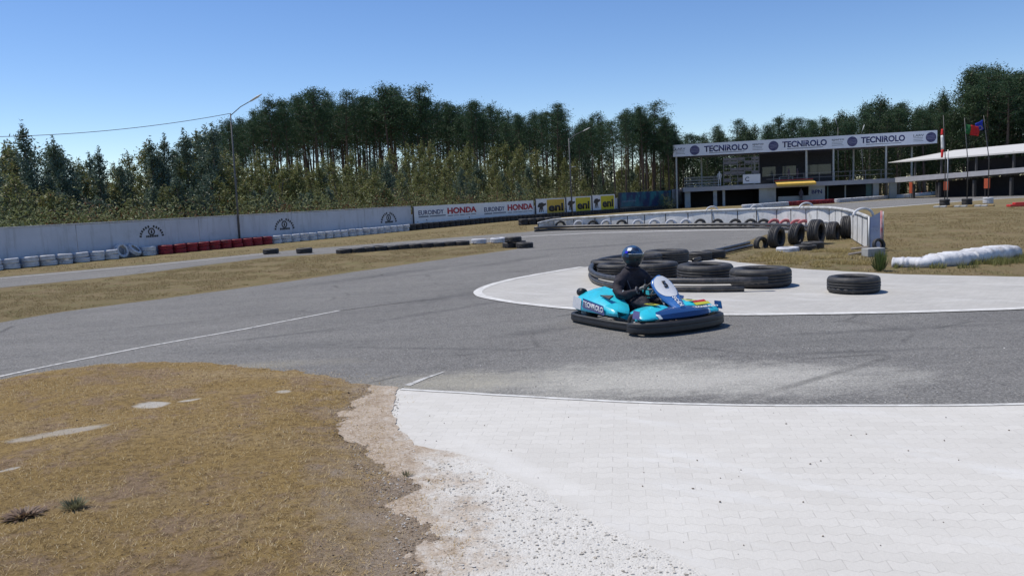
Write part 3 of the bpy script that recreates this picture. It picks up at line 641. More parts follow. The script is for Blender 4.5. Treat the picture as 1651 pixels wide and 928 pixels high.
fin('wall_panels', bm, M_WALL, wt)
boxes('coping', [((-d_.length*.35, -.03, HT+.008), (s662, .19, HT+.05))], mat('coping_paint', (.60, .60, .62), (.45, .45, .46), .8, 1.2, dirt=(.3, .3, .28)), wt)
def LM(q, z, off):   # local matrix on the wall, facing the camera side
    m = Matrix(((1, 0, 0), (0, 0, -1), (0, 1, 0))).to_4x4(); m.translation = (q, -off, z); return m
def emblem(px, py, w, parent):
    q, z = FW.sz(px, py); R_ = w/2; bm = bmesh.new(); 
    for i in range(13):   # arched row of block letters
        a = PI*(.04+.92*i/12); c, s_ = math.cos(a), math.sin(a)
        for (t, hh) in (((-.05, .045)), ):
            pass
        p = Vector((R_*c, 0, R_*s_*.85)); tang = Vector((-s_, 0, c*.85)).normalized(); nn = Vector((tang.z, 0, -tang.x))
        a0 = p-tang*R_*.07; a1 = p+tang*R_*.07
        f = [a0-nn*R_*.11, a1-nn*R_*.11, a1+nn*R_*.07, a0+nn*R_*.07]
        if i in (6,): continue
        bm.faces.new([bm.verts.new(v) for v in f])
    r1 = lathe(bm, [(R_*.30, 0), (R_*.20, 0)], 20, mw=Matrix.Translation((0, 0, R_*.42)) @ Matrix.Rotation(PI/2, 4, 'X'), closed=False)
    bm.faces.new([bm.verts.new(v) for v in (Vector((-R_*.08, 0, R_*.28)), Vector((R_*.08, 0, R_*.28)), Vector((R_*.05, 0, R_*.55)), Vector((-R_*.05, 0, R_*.55)))])
    for i in range(7):
        x = -R_*.5+i*R_*.155; bm.faces.new([bm.verts.new(v) for v in (Vector((x, 0, -R_*.02)), Vector((x+R_*.12, 0, 0)), Vector((x+R_*.12, 0, R_*.15)), Vector((x, 0, R_*.13)))])
    g = bmesh.ops.extrude_face_region(bm, geom=bm.faces[:])
    for v in g['geom']:
        if isinstance(v, bmesh.types.BMVert): v.co.y -= .006
    bmesh.ops.recalc_face_normals(bm, faces=bm.faces)
    o = fin('emblem', bm, M_BLACK, parent); o.location = (q, -.004, z)
emblem(245, 382, FW.sz(264, 380)[0]-FW.sz(227, 380)[0], wt); emblem(459, 370, FW.sz(474, 370)[0]-FW.sz(444, 370)[0], wt); emblem(627, 359, FW.sz(639, 359)[0]-FW.sz(615, 359)[0], wt)

# sponsor boards
def board(name, label, cat, px0, px1, yt0, yb0, yt1, yb1, m, off=.10, thick=.08, fac=None, posts=True):
    fc = fac or FW
    s0, zt0 = fc.sz(px0, yt0); _, zb0 = fc.sz(px0, yb0); s1, zt1 = fc.sz(px1, yt1); _, zb1 = fc.sz(px1, yb1)
    t = thing(name, label, cat, fc.p(s0, 0)); t.rotation_euler = (0, 0, math.atan2(fc.u.y, fc.u.x)); L = s1-s0
    bm = bmesh.new(); f = [bm.verts.new(v) for v in ((0, -off, zb0), (L, -off, zb1), (L, -off, zt1), (0, -off, zt0))]; bk = [bm.verts.new(v.co+Vector((0, thick, 0))) for v in f]
    bm.faces.new(f); bm.faces.new(bk[::-1])
    for i in range(4): bm.faces.new((f[i], bk[i], bk[(i+1) % 4], f[(i+1) % 4]))
    bmesh.ops.recalc_face_normals(bm, faces=bm.faces); fin('panel', bm, m, t)
    if posts: boxes_each('post', [((-.04, -off+.001, -.6), (.04, -off+thick+.03, zt0-.02)), ((L-.04, -off+.001, -.6), (L+.04, -off+thick+.03, zt1-.02))], M_DARKM, t)
    def mp(px, py, extra=.004):
        q, z = fc.sz(px, py); return LM(q-s0, z, off+extra)
    def wd(pa, pb, y): return fc.sz(pb, y)[0]-fc.sz(pa, y)[0]
    return t, mp, wd
def tilt(m, a): return m @ Matrix.Rotation(a, 4, 'Z')
hb, mp, wd = board('sponsor_board', 'long white board with red and blue motor company lettering on the wall', 'sign', 665, 858, 333, 368, 323, 355, M_WHITE)
ph = lambda px, y0, y1, fc=None: (fc or FW).sz(px, y0)[1]-(fc or FW).sz(px, y1)[1]
def slab_word(word, m, parent, mw, w, h):
    """bold slab-serif capitals"""
    o = lettering(word, m, parent, mw, w=w, h=h*.96, bold=.03)
    return o
for (x0, x1, xh0, xh1, y) in ((673, 714, 720, 767, 339), (779, 812, 817, 858, 334)):
    lettering('EUROINDY', M_NAVY, hb, mp((x0+x1)/2, y+3), w=wd(x0, x1, y), h=ph(x0, y-2, y+5.5), bold=.02)
    lettering('HONDA', M_RED, hb, mp((xh0+xh1)/2, y-.5), w=wd(xh0, xh1, y), h=ph(xh0, y-5, y+5), bold=.045)
    L_ = []; 
    q0 = mp(x0, y+11).translation; q1 = mp(x1, y+10).translation
    boxes('small_print', [((q0.x, q0.y-.004, q0.z-.045), (q0.x+(q1.x-q0.x)*.38, q0.y+.003, q0.z+.055)), ((q0.x+(q1.x-q0.x)*.42, q0.y-.004, q0.z-.04), (q1.x+.2, q0.y+.003, q0.z+.05))], M_GREYINK, hb)
    q0 = mp(xh0, y+9).translation; q1 = mp(xh1, y+8).translation
    boxes('small_print', [((q0.x+(q1.x-q0.x)*k, q0.y-.004, q0.z-.02), (q0.x+(q1.x-q0.x)*(k+.17), q0.y+.003, q0.z+.03)) for k in (0, .2, .4, .6, .8)], M_GREYINK, hb)
M_YEL = mat('yellow_board', (.62, .55, .02), (.55, .45, .02), .6, 2); M_YEL2 = mat('orange_yellow_board', (.62, .42, .06), (.55, .36, .04), .6, 2)
def dog(parent, mw, w, h):
    """black six-legged emblem"""
    bm = bmesh.new(); P = [(-.5, .1), (-.3, .42), (.05, .48), (.28, .35), (.5, .40), (.5, .22), (.3, .12), (.12, .02), (.2, -.5), (.1, -.5), (.02, -.1), (-.05, -.5), (-.14, -.5), (-.12, -.08), (-.25, -.5), (-.34, -.5), (-.25, .0), (-.4, .0)]
    f = bm.faces.new([bm.verts.new((x*w, y*h, 0)) for x, y in P]); g = bmesh.ops.extrude_face_region(bm, geom=[f])
    for v in g['geom']:
        if isinstance(v, bmesh.types.BMVert): v.co.z += .006
    bmesh.ops.recalc_face_normals(bm, faces=bm.faces); bmesh.ops.triangulate(bm, faces=bm.faces); o = fin('emblem', bm, M_BLACK, parent); o.matrix_local = mw
eb = [(862, 909, 321, 319, 352, 348), (911, 951, 318, 316, 348, 345), (953, 989, 315, 313, 345, 341)]
for i, (x0, x1, t0, t1, b0, b1) in enumerate(eb):
    e, mp, wd = board('energy_board', ('yellow board with white left edge next to the long white board', 'middle one of the three yellow boards', 'rightmost of three yellow boards, beside the blue one')[i], 'sign', x0, x1, t0, b0, t1, b1, M_WHITE, off=.12+.01*i)
    xs = x0+(x1-x0)*.38; q0 = mp(xs, (t0+t1+b0+b1)/4).translation; q1 = mp(x1-1, 330).translation; zt_, zb_ = mp(xs, t0+1).translation.z, mp(xs, b0-1).translation.z
    boxes('yellow_field', [((q0.x, q0.y-.004, zb_), (q1.x, q0.y+.003, zt_))], M_YEL if i else M_YEL2, e)
    cy_ = (t0+t1+b0+b1)/4
    dog(e, mp(x0+(x1-x0)*.20, cy_-1), wd(x0, x0+(x1-x0)*.3, cy_), ph(x0, cy_-9, cy_+7))
    lettering('eni', M_BLACK, e, mp((xs+x1)/2, cy_-1, .012), w=wd(xs+2, x1-3, cy_), h=ph(xs, cy_-6.5, cy_+6.5), bold=.04)
M_BLUEB = None
def m_blueboard():
    m, n, l, b = nodes('blue_board'); tc = n.new('ShaderNodeTexCoord').outputs['Object']
    c = mixc(n, l, noi(n, l, stretch(n, l, tc, 1.2, 1.2), .8, 3, .5, .42, .58), (.012, .03, .11), (.01, .15, .20)); c = mixc(n, l, noi(n, l, tc, 2.5, 4, .5, .62, .75), c, (.05, .25, .33))
    l.new(c, b.inputs['Base Color']); b.inputs['Roughness'].default_value = .35; return m
# facade of the wall part behind those boards
tailw = thing('low_wall', 'lower end of the boundary wall behind the yellow and blue boards', 'wall', FW.p(s860, 0)); tailw.rotation_euler = (0, 0, wrz)
sN, _ = FW.sz(1106, 320); bm = bmesh.new(); sA = s662+.02-s860
for q in np.arange(sA, sN-s860, 6.0): box(bm, (q+.01, .0, -1.2), (min(q+6, sN-s860)-.01, .15, .98+.25*(q > 2)), None, .01)
fin('wall_panels', bm, M_WALL, tailw)
bb, mp, wd = board('video_board', 'dark blue and teal board at the end of the boundary wall', 'sign', 995, 1078, 311, 334, 307, 331, m_blueboard(), off=.3, thick=.15)
lettering('tecnirolo', mat('pale_blue_ink', (.25, .32, .45), None, .5), bb, mp(1010, 324), w=wd(1000, 1022, 324), h=ph(1000, 322, 325.5), bold=.01)
bp_, _, _ = board('gate_panel', 'pale blue grey panel between the blue board and the garages', 'panel', 1080, 1104, 305.5, 335, 304, 334, M_WALL, off=.3, thick=.15)

# tyre stacks along the wall foot
def stackrow(px0, px1, me, m_label, grp, name, layers=2, off=.50, chaos=.05, step=.62):
    s0 = FW.sz(px0, 400)[0]; s1 = FW.sz(px1, 380)[0]; n = round((s1-s0)/step)
    for i in range(n):
        q = s0+(i+.5)*(s1-s0)/n
        for k in range(layers):
            p = FW.p(q+random.uniform(-chaos, chaos)*.5, 0, off+random.uniform(-chaos, chaos)*.5); 
            tyre(me, (p.x, p.y, zt(p.y)+.10+.2*k), (random.uniform(-.05, .05), random.uniform(-.05, .05), random.random()*6), m_label % ('upper' if k else 'lower'), grp+(' upper layer' if k else ' lower layer'), name)
stackrow(-110, 176, T_CARW, 'white tyre in the %s layer of the stacks along the left wall', 'white tyres along the left end of the wall', 'tyre', chaos=.1, step=.66)
for px, lab in ((190, 'white tyre standing upright against the left wall, hole showing'), (211, 'white tyre tilted against the wall beside the upright one')):
    q = FW.sz(px, 412)[0]; p = FW.p(q, 0, .28); o = tyre(T_CARW, (p.x, p.y, .30), (PI/2-(.25 if px == 190 else .8), 0, wrz+(.1 if px == 190 else .5)), lab, None, s=1.0)
q = FW.sz(232, 408)[0]; 
for k in range(2): p = FW.p(q, 0, .34); tyre(T_CARW, (p.x, p.y, .1+.2*k), (0, 0, k), ('lower' if k == 0 else 'upper')+' white tyre of the stack next to the red ones', None)
stackrow(245, 425, T_CARR, 'dark red tyre in the %s layer of the stacks against the wall', 'red tyres along the wall', 'tyre')
stackrow(427, 648, T_CARW, 'white tyre in the %s layer along the wall right of the red ones', 'white tyres along the middle of the wall', 'tyre')
stackrow(650, 862, T_CARB, 'black tyre in the %s layer below the long white board', 'black tyres below the sponsor board', 'tyre')
stackrow(864, 1100, T_CARB, 'black tyre in the %s layer below the yellow boards', 'black tyres below the yellow boards', 'tyre')
g = G(868, 361)
for i in range(5):
    for k in range(2): tyre(T_CARB, (g.x+i*.55-1.0, g.y+.3*i-1, .1+.2*k), (0, 0, i), 'black tyre in the '+('upper' if k else 'lower')+' layer of the heap under the first yellow board', 'black tyre heap under the first yellow board '+('upper' if k else 'lower'))

# ------------------------------------------------------------------ curved white barrier in the middle distance
barr_px = [(868, 370, 360), (893, 367, 353.5), (960, 366, 350), (1040, 365.5, 345), (1110, 365.5, 341.5), (1190, 366, 338), (1253, 367, 336.5), (1300, 369, 335), (1338, 373, 335), (1370, 383, 339), (1400, 402, 351)]
bt = thing('track_barrier', 'curved low white panel barrier with pipe rail beside the far bend', 'barrier')
BP = [(G(x, b), height(x, t, *G(x, b)[:2])) for x, b, t in barr_px]
def resample(bp, step):
    out = []; 
    for i in range(len(bp)-1):
        (a, ha), (b, hb_) = bp[i], bp[i+1]; k = max(1, round((b-a).length/step))
        for j in range(k): out.append((a.lerp(b, j/k), ha+(hb_-ha)*j/k))
    out.append(bp[-1]); return out
RB = resample(BP, 1.3)
def panel_mesh(lst, name, m, parent, z0=.03, gap=.03, thick=.04, dz=.05):
    bm = bmesh.new()
    for (a, ha), (b, hb_) in zip(lst[:-1], lst[1:]):
        d = (b-a).normalized(); n_ = Vector((d.y, -d.x, 0))*thick/2; p0 = a+d*gap; p1 = b-d*gap
        c = [(p0, z0, p0, ha-dz), (p1, z0, p1, hb_-dz)]
        vv = [bm.verts.new(Vector((p.x, p.y, z))+s_*n_) for s_ in (1, -1) for p, z in ((p0, z0), (p1, z0), (p1, hb_-dz), (p0, ha-dz))]
        bm.faces.new(vv[:4]); bm.faces.new(vv[4:][::-1])
        for i in range(4): bm.faces.new((vv[i], vv[4+i], vv[4+(i+1) % 4], vv[(i+1) % 4]))
    bmesh.ops.recalc_face_normals(bm, faces=bm.faces); return fin(name, bm, m, parent)
for i in range(len(RB)-1): panel_mesh(RB[i:i+2], 'panel', M_BARR, bt)
for (p, h) in RB: boxes('post', [((p.x-.025, p.y-.025, 0), (p.x+.025, p.y+.025, h))], M_DARKM, bt)
rl = smooth_pts([p+Vector((0, 0, h+.01)) for p, h in BP], 4); tubes('top_rail', [(rl, .055)], mat('rail_paint', (.62, .62, .61), (.42, .42, .41), .6, 3, dirt=(.25, .24, .22)), bt)
for px, lab in ((1150, 0), (1208, 0), (1300, 0), (1390, 1)):     # old white hoops bolted on the rail
    best = min(RB, key=lambda t: abs((t[0].x/t[0].y)-(ray(px, 345).x/ray(px, 345).y))); p, h = best
    arc = [p+Vector((.28*math.cos(a), .0, h-.02+.22*math.sin(a))) for a in np.linspace(0, PI, 12)]
    tubes('hoop', [(arc, .035)], M_RUBW, bt)
# end board
ea, eb_ = G(1402, 404), G(1422, 409)
t = thing('end_board', 'dark blue grey board standing at the near end of the white barrier', 'board')
ea2 = G(1421, 407); h1 = height(1399, 351, *ea[:2]); h2 = height(1421, 341, *ea2[:2])
bm = bmesh.new(); A = Vector((ea.x, ea.y, 0)); yb_ = ea.y-.22; B = Vector((ray(1421, 380).x/ray(1421, 380).y*yb_, yb_, 0)); h2 = height(1421, 341, B.x, B.y); d = (B-A).normalized(); n_ = Vector((d.y, -d.x, 0))*.02
vv = [bm.verts.new(p+s_*n_) for s_ in (1, -1) for p in (A+Vector((0, 0, .05)), B+Vector((0, 0, .05)), B+Vector((0, 0, h2)), A+Vector((0, 0, h1)))]
bm.faces.new(vv[:4]); bm.faces.new(vv[4:][::-1]); [bm.faces.new((vv[i], vv[4+i], vv[4+(i+1) % 4], vv[(i+1) % 4])) for i in range(4)]
bmesh.ops.recalc_face_normals(bm, faces=bm.faces)
fin('panel', bm, mat('blue_grey_panel', (.13, .17, .30), (.20, .24, .33), .5, 2, dirt=(.05, .06, .09)), t)
tubes('post', [([A+Vector((-.02, 0, 0)), A+Vector((-.02, 0, h1+.03))], .025)], M_BARR, t)
tubes('post', [([B, B+Vector((0, 0, h2+.02))], .03)], mat('red_white_post', (.6, .55, .56), (.45, .1, .1), .6, 3), t)
tubes('brace', [([B+Vector((.07, .05, 0)), B+Vector((.07, .05, h2))], .015)], M_METAL, t)
tyre(T_CAR, B+Vector((-.12, -.12, .17)), (PI/2-.2, 0, .2), 'small black tyre leaning on the foot of the blue grey board', None, s=.55)
g = G(1408, 413); o = boxes('concrete_block', [((-.22, -.15, 0), (.22, .15, .20))], M_CONC, None, .015); o.location = (g.x, g.y, 0); o.rotation_euler = (0, 0, .1); tag(o, 'grey concrete block at the foot of the blue grey board', 'block')
for (a, b, lab) in (((1372, 404), (1400, 402), 'upper weathered plank left of the concrete block'), ((1368, 413), (1402, 409), 'lower weathered plank left of the concrete block')):
    A_, B_ = G(*a), G(*b); o = tubes('plank', [([A_+Vector((0, 0, .05)), B_+Vector((0, 0, .07))], .03)], mat('old_wood', (.42, .36, .30), (.3, .25, .2), .9), seg=4, smooth=False); tag(o, lab, 'plank')
weed(1418, 437, .17, m_leaf('bush_leaf', ((.06, .10, .03), (.12, .17, .05), (.2, .2, .08)), .25), 'green weed bush growing beside the concrete block', 260, .42, name='bush')

# row of tyres at the barrier foot, and the black belt before them
for i, px in enumerate((905, 935, 958, 978, 1003, 1030, 1056, 1080, 1105, 1130, 1158, 1186, 1210, 1232, 1250, 1266, 1284, 1298, 1315, 1330)):
    rb = min(resample(BP, .15), key=lambda t: abs((t[0].x/t[0].y)-(ray(px, 365).x/ray(px, 365).y)))[0]; v = Vector((rb.x, rb.y, 0)).normalized()
    kind = 'pink' if 1240 < px < 1310 else ('white' if i in (1, 3, 5, 6, 7, 8, 18, 19) else 'black')
    me = {'pink': T_PINK, 'white': T_CARW, 'black': T_CARB}[kind]; p = rb-v*.22
    tyre(me, (p.x, p.y, .10), (PI/2-.15, 0, random.uniform(-.1, .1)-v.x), {'pink': 'red painted tyre half sunk in the ground before the white barrier', 'white': 'white painted tyre half sunk before the white barrier', 'black': 'black tyre half sunk before the white barrier'}[kind], kind+' half sunk tyres before the barrier', s=.95)
belt = [(862, 374), (900, 371.5), (960, 370.5), (1100, 369), (1190, 368.5), (1253, 370), (1300, 373), (1330, 378)]
for k, (dz, lab) in enumerate(((.07, 'lower black rubber belt snaking in front of the half sunk tyres'), (.20, 'upper black rubber belt snaking in front of the half sunk tyres'))):
    q = smooth_pts(PX(*belt)); o = tubes('rubber_belt', [([p+Vector((0, .03*k, dz)) for p in q], .06)], M_PIPE, seg=8); tag(o, lab, 'belt')
# white wrapped barrier in the right field
wr = [(1447, 431, .24), (1475, 431, .25), (1500, 431.5, .24), (1520, 430, .33), (1545, 428.5, .36), (1570, 425.5, .33), (1572, 425.3, .37), (1600, 421.5, .38), (1625, 418, .38), (1640, 416, .36)]
bm = bmesh.new(); secs = []; pts = smooth_pts(PX(*[(a, b) for a, b, c in wr]), 1); hs = .74*np.interp(np.linspace(0, 1, len(pts)), np.linspace(0, 1, len(wr)), [c for _, _, c in wr])
pts2 = []; 
for i in range(len(pts)-1):
    for j in range(4): pts2.append((pts[i].lerp(pts[i+1], j/4), hs[i]+(hs[i+1]-hs[i])*j/4))
for i, (p, h) in enumerate(pts2):
    p = p+Vector((0, .25, 0)); d = (pts2[min(i+1, len(pts2)-1)][0]-pts2[max(i-1, 0)][0]).normalized(); n_ = Vector((-d.y, d.x, 0)); e = 1 if 0 < i < len(pts2)-1 else .75
    j = 1+.10*noise.noise(Vector((i*.35, 0, 0)))+.07*noise.noise(Vector((i*.9, 3, 0))); b = (.10 if (i//9) % 2 else .0)+.05*noise.noise(Vector((i*1.7, 1, 0)))
    secs.append([p+n_*(x*(.9+b)*e)+Vector((0, 0, z*h*j*e)) for x, z in ((-.26, 0), (-.29, .35), (-.27, .75), (-.20, .97), (0, 1.02), (.18, .98), (.25, .8), (.28, .4), (.26, 0))])
loft(bm, secs); bmesh.ops.recalc_face_normals(bm, faces=bm.faces); o = fin('wrapped_barrier', bm, mat('white_wrap', (.68, .68, .69), (.56, .57, .60), .65, 3, bmp=.8, bscale=7, dirt=(.30, .28, .27), dscale=3.5, dlo=.48, dhi=.72), None, True)
tag(o, 'long white wrapped low barrier lying in the right field', 'barrier')

# ------------------------------------------------------------------ far tyre rows before the pits
def farrow(px0, y0, px1, y1, me, lab, grp, layers=2, step=.64):
    ps, _ = along((px0, y0), (px1, y1), step)
    for p in ps:
        for k in range(layers): tyre(me, (p.x+random.uniform(-.04, .04), p.y, zt(p.y)+.1+.2*k), (random.uniform(-.05, .05), 0, random.random()*6), lab % ('upper' if k else 'lower'), grp+(' upper layer' if k else ' lower layer'), 'tyre')
farrow(1200, 338, 1268, 332, T_CARW, 'white tyre in the %s layer of the far row left of the red tyres', 'far white tyres left of the red')
farrow(1269, 332, 1343, 327.5, T_CARR, 'red tyre in the %s layer of the far row before the garages', 'far red tyres')
farrow(1349, 327, 1524, 311.5, T_CARW, 'white tyre in the %s layer of the far row right of the red tyres', 'far white tyres right of the red', 2, .62)
farrow(1528, 311, 1651, 304, T_CARB, 'black tyre in the %s layer of the far row under the white roof', 'far black tyres')

# ------------------------------------------------------------------ pit building
a0 = at(1096, 320, 95); a1 = at(1500, 300, 91); FB = Facade((a0.x, a0.y), (a1.x, a1.y)); brz = math.atan2(FB.u.y, FB.u.x); BZ = -.5
pb = thing('pit_building', 'low grey pit building with open garages under the long banner roof', 'building', FB.p(0, 0)); pb.rotation_euler = (0, 0, brz)
sq = lambda px, py=310: FB.sz(px, py)[0]
zb = lambda px, py: FB.sz(px, py)[1]
S0, S1 = sq(1104), sq(1430); ztop = zb(1224, 297); zop = zb(1224, 304)
walls = [(sq(1104), sq(1113)), (sq(1224), sq(1251)), (sq(1304), sq(1330)), (sq(1408), sq(1417)), (sq(1434), sq(1446)), (sq(1150), sq(1156))]
boxes_each('wall', [((a, 0, BZ), (b, .3, zop)) for a, b in walls]+[((sq(1165), .01, BZ), (sq(1169), .25, zop)), ((sq(1365), .8, BZ), (sq(1367), .9, zop-.1)), ((sq(1255), .02, BZ), (sq(1304), .28, zb(1280, 316)))], M_BUILD, pb)
boxes('slab', [((S0-.2, -.35, zop+.003), (sq(1446), 7.5, ztop))], mat('slab_paint', (.42, .42, .44), (.36, .36, .38), .9, 1), pb)
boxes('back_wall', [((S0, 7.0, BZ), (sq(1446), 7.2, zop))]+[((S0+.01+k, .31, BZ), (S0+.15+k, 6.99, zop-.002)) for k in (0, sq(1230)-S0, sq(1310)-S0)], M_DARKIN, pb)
boxes('floor', [((S0-.5, -1.5, BZ-.1), (sq(1446), 7.2, BZ+.06))], M_CONC, pb)
boxes_each('door_frame', [((sq(1150), .4, BZ), (sq(1151.5), .5, zop-.05)), ((sq(1335), .4, BZ), (sq(1337), .5, zop-.02)), ((sq(1398), .4, BZ), (sq(1407), .5, zop-.02))], mat('teal_frame', (.05, .12, .12), None, .5), pb)
# roof carrying the banner
r0, r1 = sq(1085, 240), sq(1511, 225); rzt, rzb = zb(1300, 220), zb(1300, 243)
boxes('roof', [((r0, .16, rzb+.1), (r1, 6.5, rzb+.35))], mat('roof_sheet', (.10, .10, .13), (.14, .14, .17), .7, 1), pb)
pl = [(sq(x, 270), y) for x in (1091, 1301, 1345, 1430) for y in (.4, )]+[(sq(x, 270), 6.0) for x in (1139, 1230, 1320, 1400, 1500)]
for q, y in pl: boxes('roof_post', [((q-.09, y-.09, ztop if q > S0 and q < sq(1440) else BZ), (q+.09, y+.09, rzb+.1))], M_METAL, pb)
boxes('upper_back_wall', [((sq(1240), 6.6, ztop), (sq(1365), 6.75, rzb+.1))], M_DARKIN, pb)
rails = [((S0, .06, ztop+h), (sq(1160), .10, ztop+h+.05)) for h in (.35, .7, 1.0)]+[((sq(1236), .06, ztop+h), (sq(1440), .10, ztop+h+.04)) for h in (.5, 1.0)]+[((q, .06, ztop), (q+.05, .10, ztop+1.0)) for q in np.arange(S0, sq(1440), 1.7) if not sq(1162) < q < sq(1234)]
boxes('railing', rails, mat('rail_grey', (.26, .26, .27), None, .6), pb)
boxes('bleacher', [((S0+.3, 1.5+k*.8, ztop+.1+.35*k), (sq(1164), 2.1+k*.8, ztop+.2+.35*k)) for k in range(4)], mat('bleacher_paint', (.50, .49, .45), None, .8), pb)
lettering('BPN', M_NAVY, pb, LM(sq(1317), zb(1317, 309), .006), w=sq(1326)-sq(1309), h=.45, bold=.03)
boxes('table', [((sq(1262), 2.0, ztop+.7), (sq(1285), 2.7, ztop+.76)), ((sq(1262), 2.1, ztop), (sq(1262)+.08, 2.2, ztop+.7)), ((sq(1285)-.1, 2.1, ztop), (sq(1285), 2.2, ztop+.7))], M_METAL, pb)
boxes_each('window', [((sq(x), 6.56, ztop+.9), (sq(x)+1.6, 6.59, ztop+2.1)) for x in (1245, 1280, 1318, 1340)], mat('deck_glass', (.06, .08, .10), None, .1), pb)
# awning
t = thing('awning', 'yellow awning with red trim over the pit kiosk', 'awning', FB.p(sq(1249), 0)); t.rotation_euler = (0, 0, brz); L = sq(1311)-sq(1249)
za, zb_ = zb(1280, 291), zb(1280, 299); bm = bmesh.new(); loft(bm, [[Vector((x, -.01, za)), Vector((x, -.01, za-.06)), Vector((x, -1.5, zb_+.16)), Vector((x, -1.5, zb_-.0)), Vector((x, -1.56, zb_-.0)), Vector((x, -1.56, zb_+.24))] for x in (0, L)]); bmesh.ops.recalc_face_normals(bm, faces=bm.faces)
fin('canvas', bm, mat('yellow_canvas', (.75, .50, .10), (.68, .42, .08), .7, 2), t); boxes('trim', [((0, -.02, za+.005), (L, .06, za+.14))], mat('red_trim', (.5, .05, .04), None, .6), t)
# score panels and white sign on the deck
t = thing('score_tower', 'lattice of grey display panels on the deck under the banner', 'scoreboard', FB.p(sq(1167), ztop)); t.rotation_euler = (0, 0, brz); L = sq(1224)-sq(1167); Hh = zb(1190, 254)-ztop
boxes('frame', [((x, .2, 0), (x+.07, .3, Hh)) for x in np.linspace(0, L, 6)]+[((0, .21, z), (L, .29, z+.06)) for z in np.linspace(0, Hh-.06, 9)], mat('frame_grey', (.22, .21, .21), None, .7), t)
boxes_each('display_panel', [((L*i/5+.1, .22, Hh*j/8+.1), (L*(i+1)/5-.03, .28, Hh*(j+1)/8-.04)) for i in range(5) for j in (1, 3, 4, 6, 7) if (i*3+j) % 4], mat('panel_dim', (.14, .13, .15), (.2, .18, .18), .5, 3), t)
t = thing('deck_sign', 'small white sign standing on the deck before the display panels', 'sign', FB.p(sq(1198), ztop)); t.rotation_euler = (0, 0, brz); L = sq(1226)-sq(1198); Hh = zb(1212, 281)-ztop
boxes('panel', [((0, -.05, .15), (L, .03, Hh))], M_WHITE, t); boxes('stand', [((.1, -.04, 0), (.18, .02, .15)), ((L-.18, -.04, 0), (L-.1, .02, .15))], M_DARKM, t); lettering('C', M_GREYINK, t, LM(L*.24, Hh*.55, .056), h=Hh*.45, bold=.03)
# banner
bt2 = thing('banner', 'long white roof banner with navy company name repeated three times', 'banner', FB.p(r0, 0)); bt2.rotation_euler = (0, 0, brz)
bz0, bz1 = (zb(1086, 253), zb(1086, 234)), (zb(1510, 231), zb(1510, 210))
bm = bmesh.new(); L = r1-r0; loft(bm, [[Vector((x, -.02, z0)), Vector((x, .12, z0)), Vector((x, .12, z1)), Vector((x, -.02, z1))] for x, (z0, z1) in ((0, bz0), (L, bz1))]); bmesh.ops.recalc_face_normals(bm, faces=bm.faces)
fin('panel', bm, mat('banner_white', (.80, .81, .86), (.74, .75, .82), .6, 1.5), bt2)
def bm_(px, py, off=.026): q, z = FB.sz(px, py); return tilt(LM(q-r0, z, off), 0)
def lineY(px, f): # f 0..1 down the banner
    t_ = (px-1085)/425; return (235-25*t_)*(1-f)+(253.5-22*t_)*f
for x0, x1 in ((1135, 1206), (1261, 1333), (1388, 1459)):
    c = (x0+x1)/2; lettering('TECNIROLO', M_NAVY, bt2, bm_(c, lineY(c, .44)), w=sq(x1, 230)-sq(x0, 230), h=.72, bold=.035)
    boxes('small_print', [((sq(x0+8, 230)-r0, -.026, zb(c, lineY(c, .80))-.03), (sq(x1-6, 230)-r0, -.021, zb(c, lineY(c, .80))+.04))], M_GREYINK, bt2)
for cx in (1120, 1247, 1374, 1501):
    q, z = FB.sz(cx, lineY(cx, .5)); bm = bmesh.new(); bmesh.ops.create_cone(bm, cap_ends=True, segments=28, radius1=.56, radius2=.56, depth=.01, matrix=Matrix.Translation((q-r0, -.028, z)) @ Matrix.Rotation(PI/2, 4, 'X')); fin('round_emblem', bm, mat('emblem_navy', (.03, .035, .12), (.10, .09, .20), .5, 3), bt2)
    bm = bmesh.new(); 
    for sg in (-1, 0, 1): tube(bm, [Vector((q-r0+.45*math.cos(a), -.036, z+.16*sg+.10*math.sin(a*2)+.12*math.cos(a)*-1)) for a in np.linspace(.2, PI-.2, 10)], .028, 5)
    fin('emblem_stripe', bm, mat('pale_violet_ink', (.30, .30, .45), None, .5), bt2)
def small(px, txt, w, f=.32):
    lettering(txt, M_GREYINK, bt2, bm_(px, lineY(px, f)), w=sq(px+w/2, 230)-sq(px-w/2, 230), h=.26, bold=.02)
    boxes('small_print', [((sq(px-w/2, 230)-r0, -.026, zb(px, lineY(px, g_))-.02), (sq(px+w/2*e, 230)-r0, -.021, zb(px, lineY(px, g_))+.03)) for g_, e in ((.5, .8), (.62, .7), (.74, .9))], M_GREYINK, bt2)
small(1097, 'LARV', 16); small(1222, 'sparco', 18); small(1351, 'sparco', 20); small(1481, 'LARV', 17)

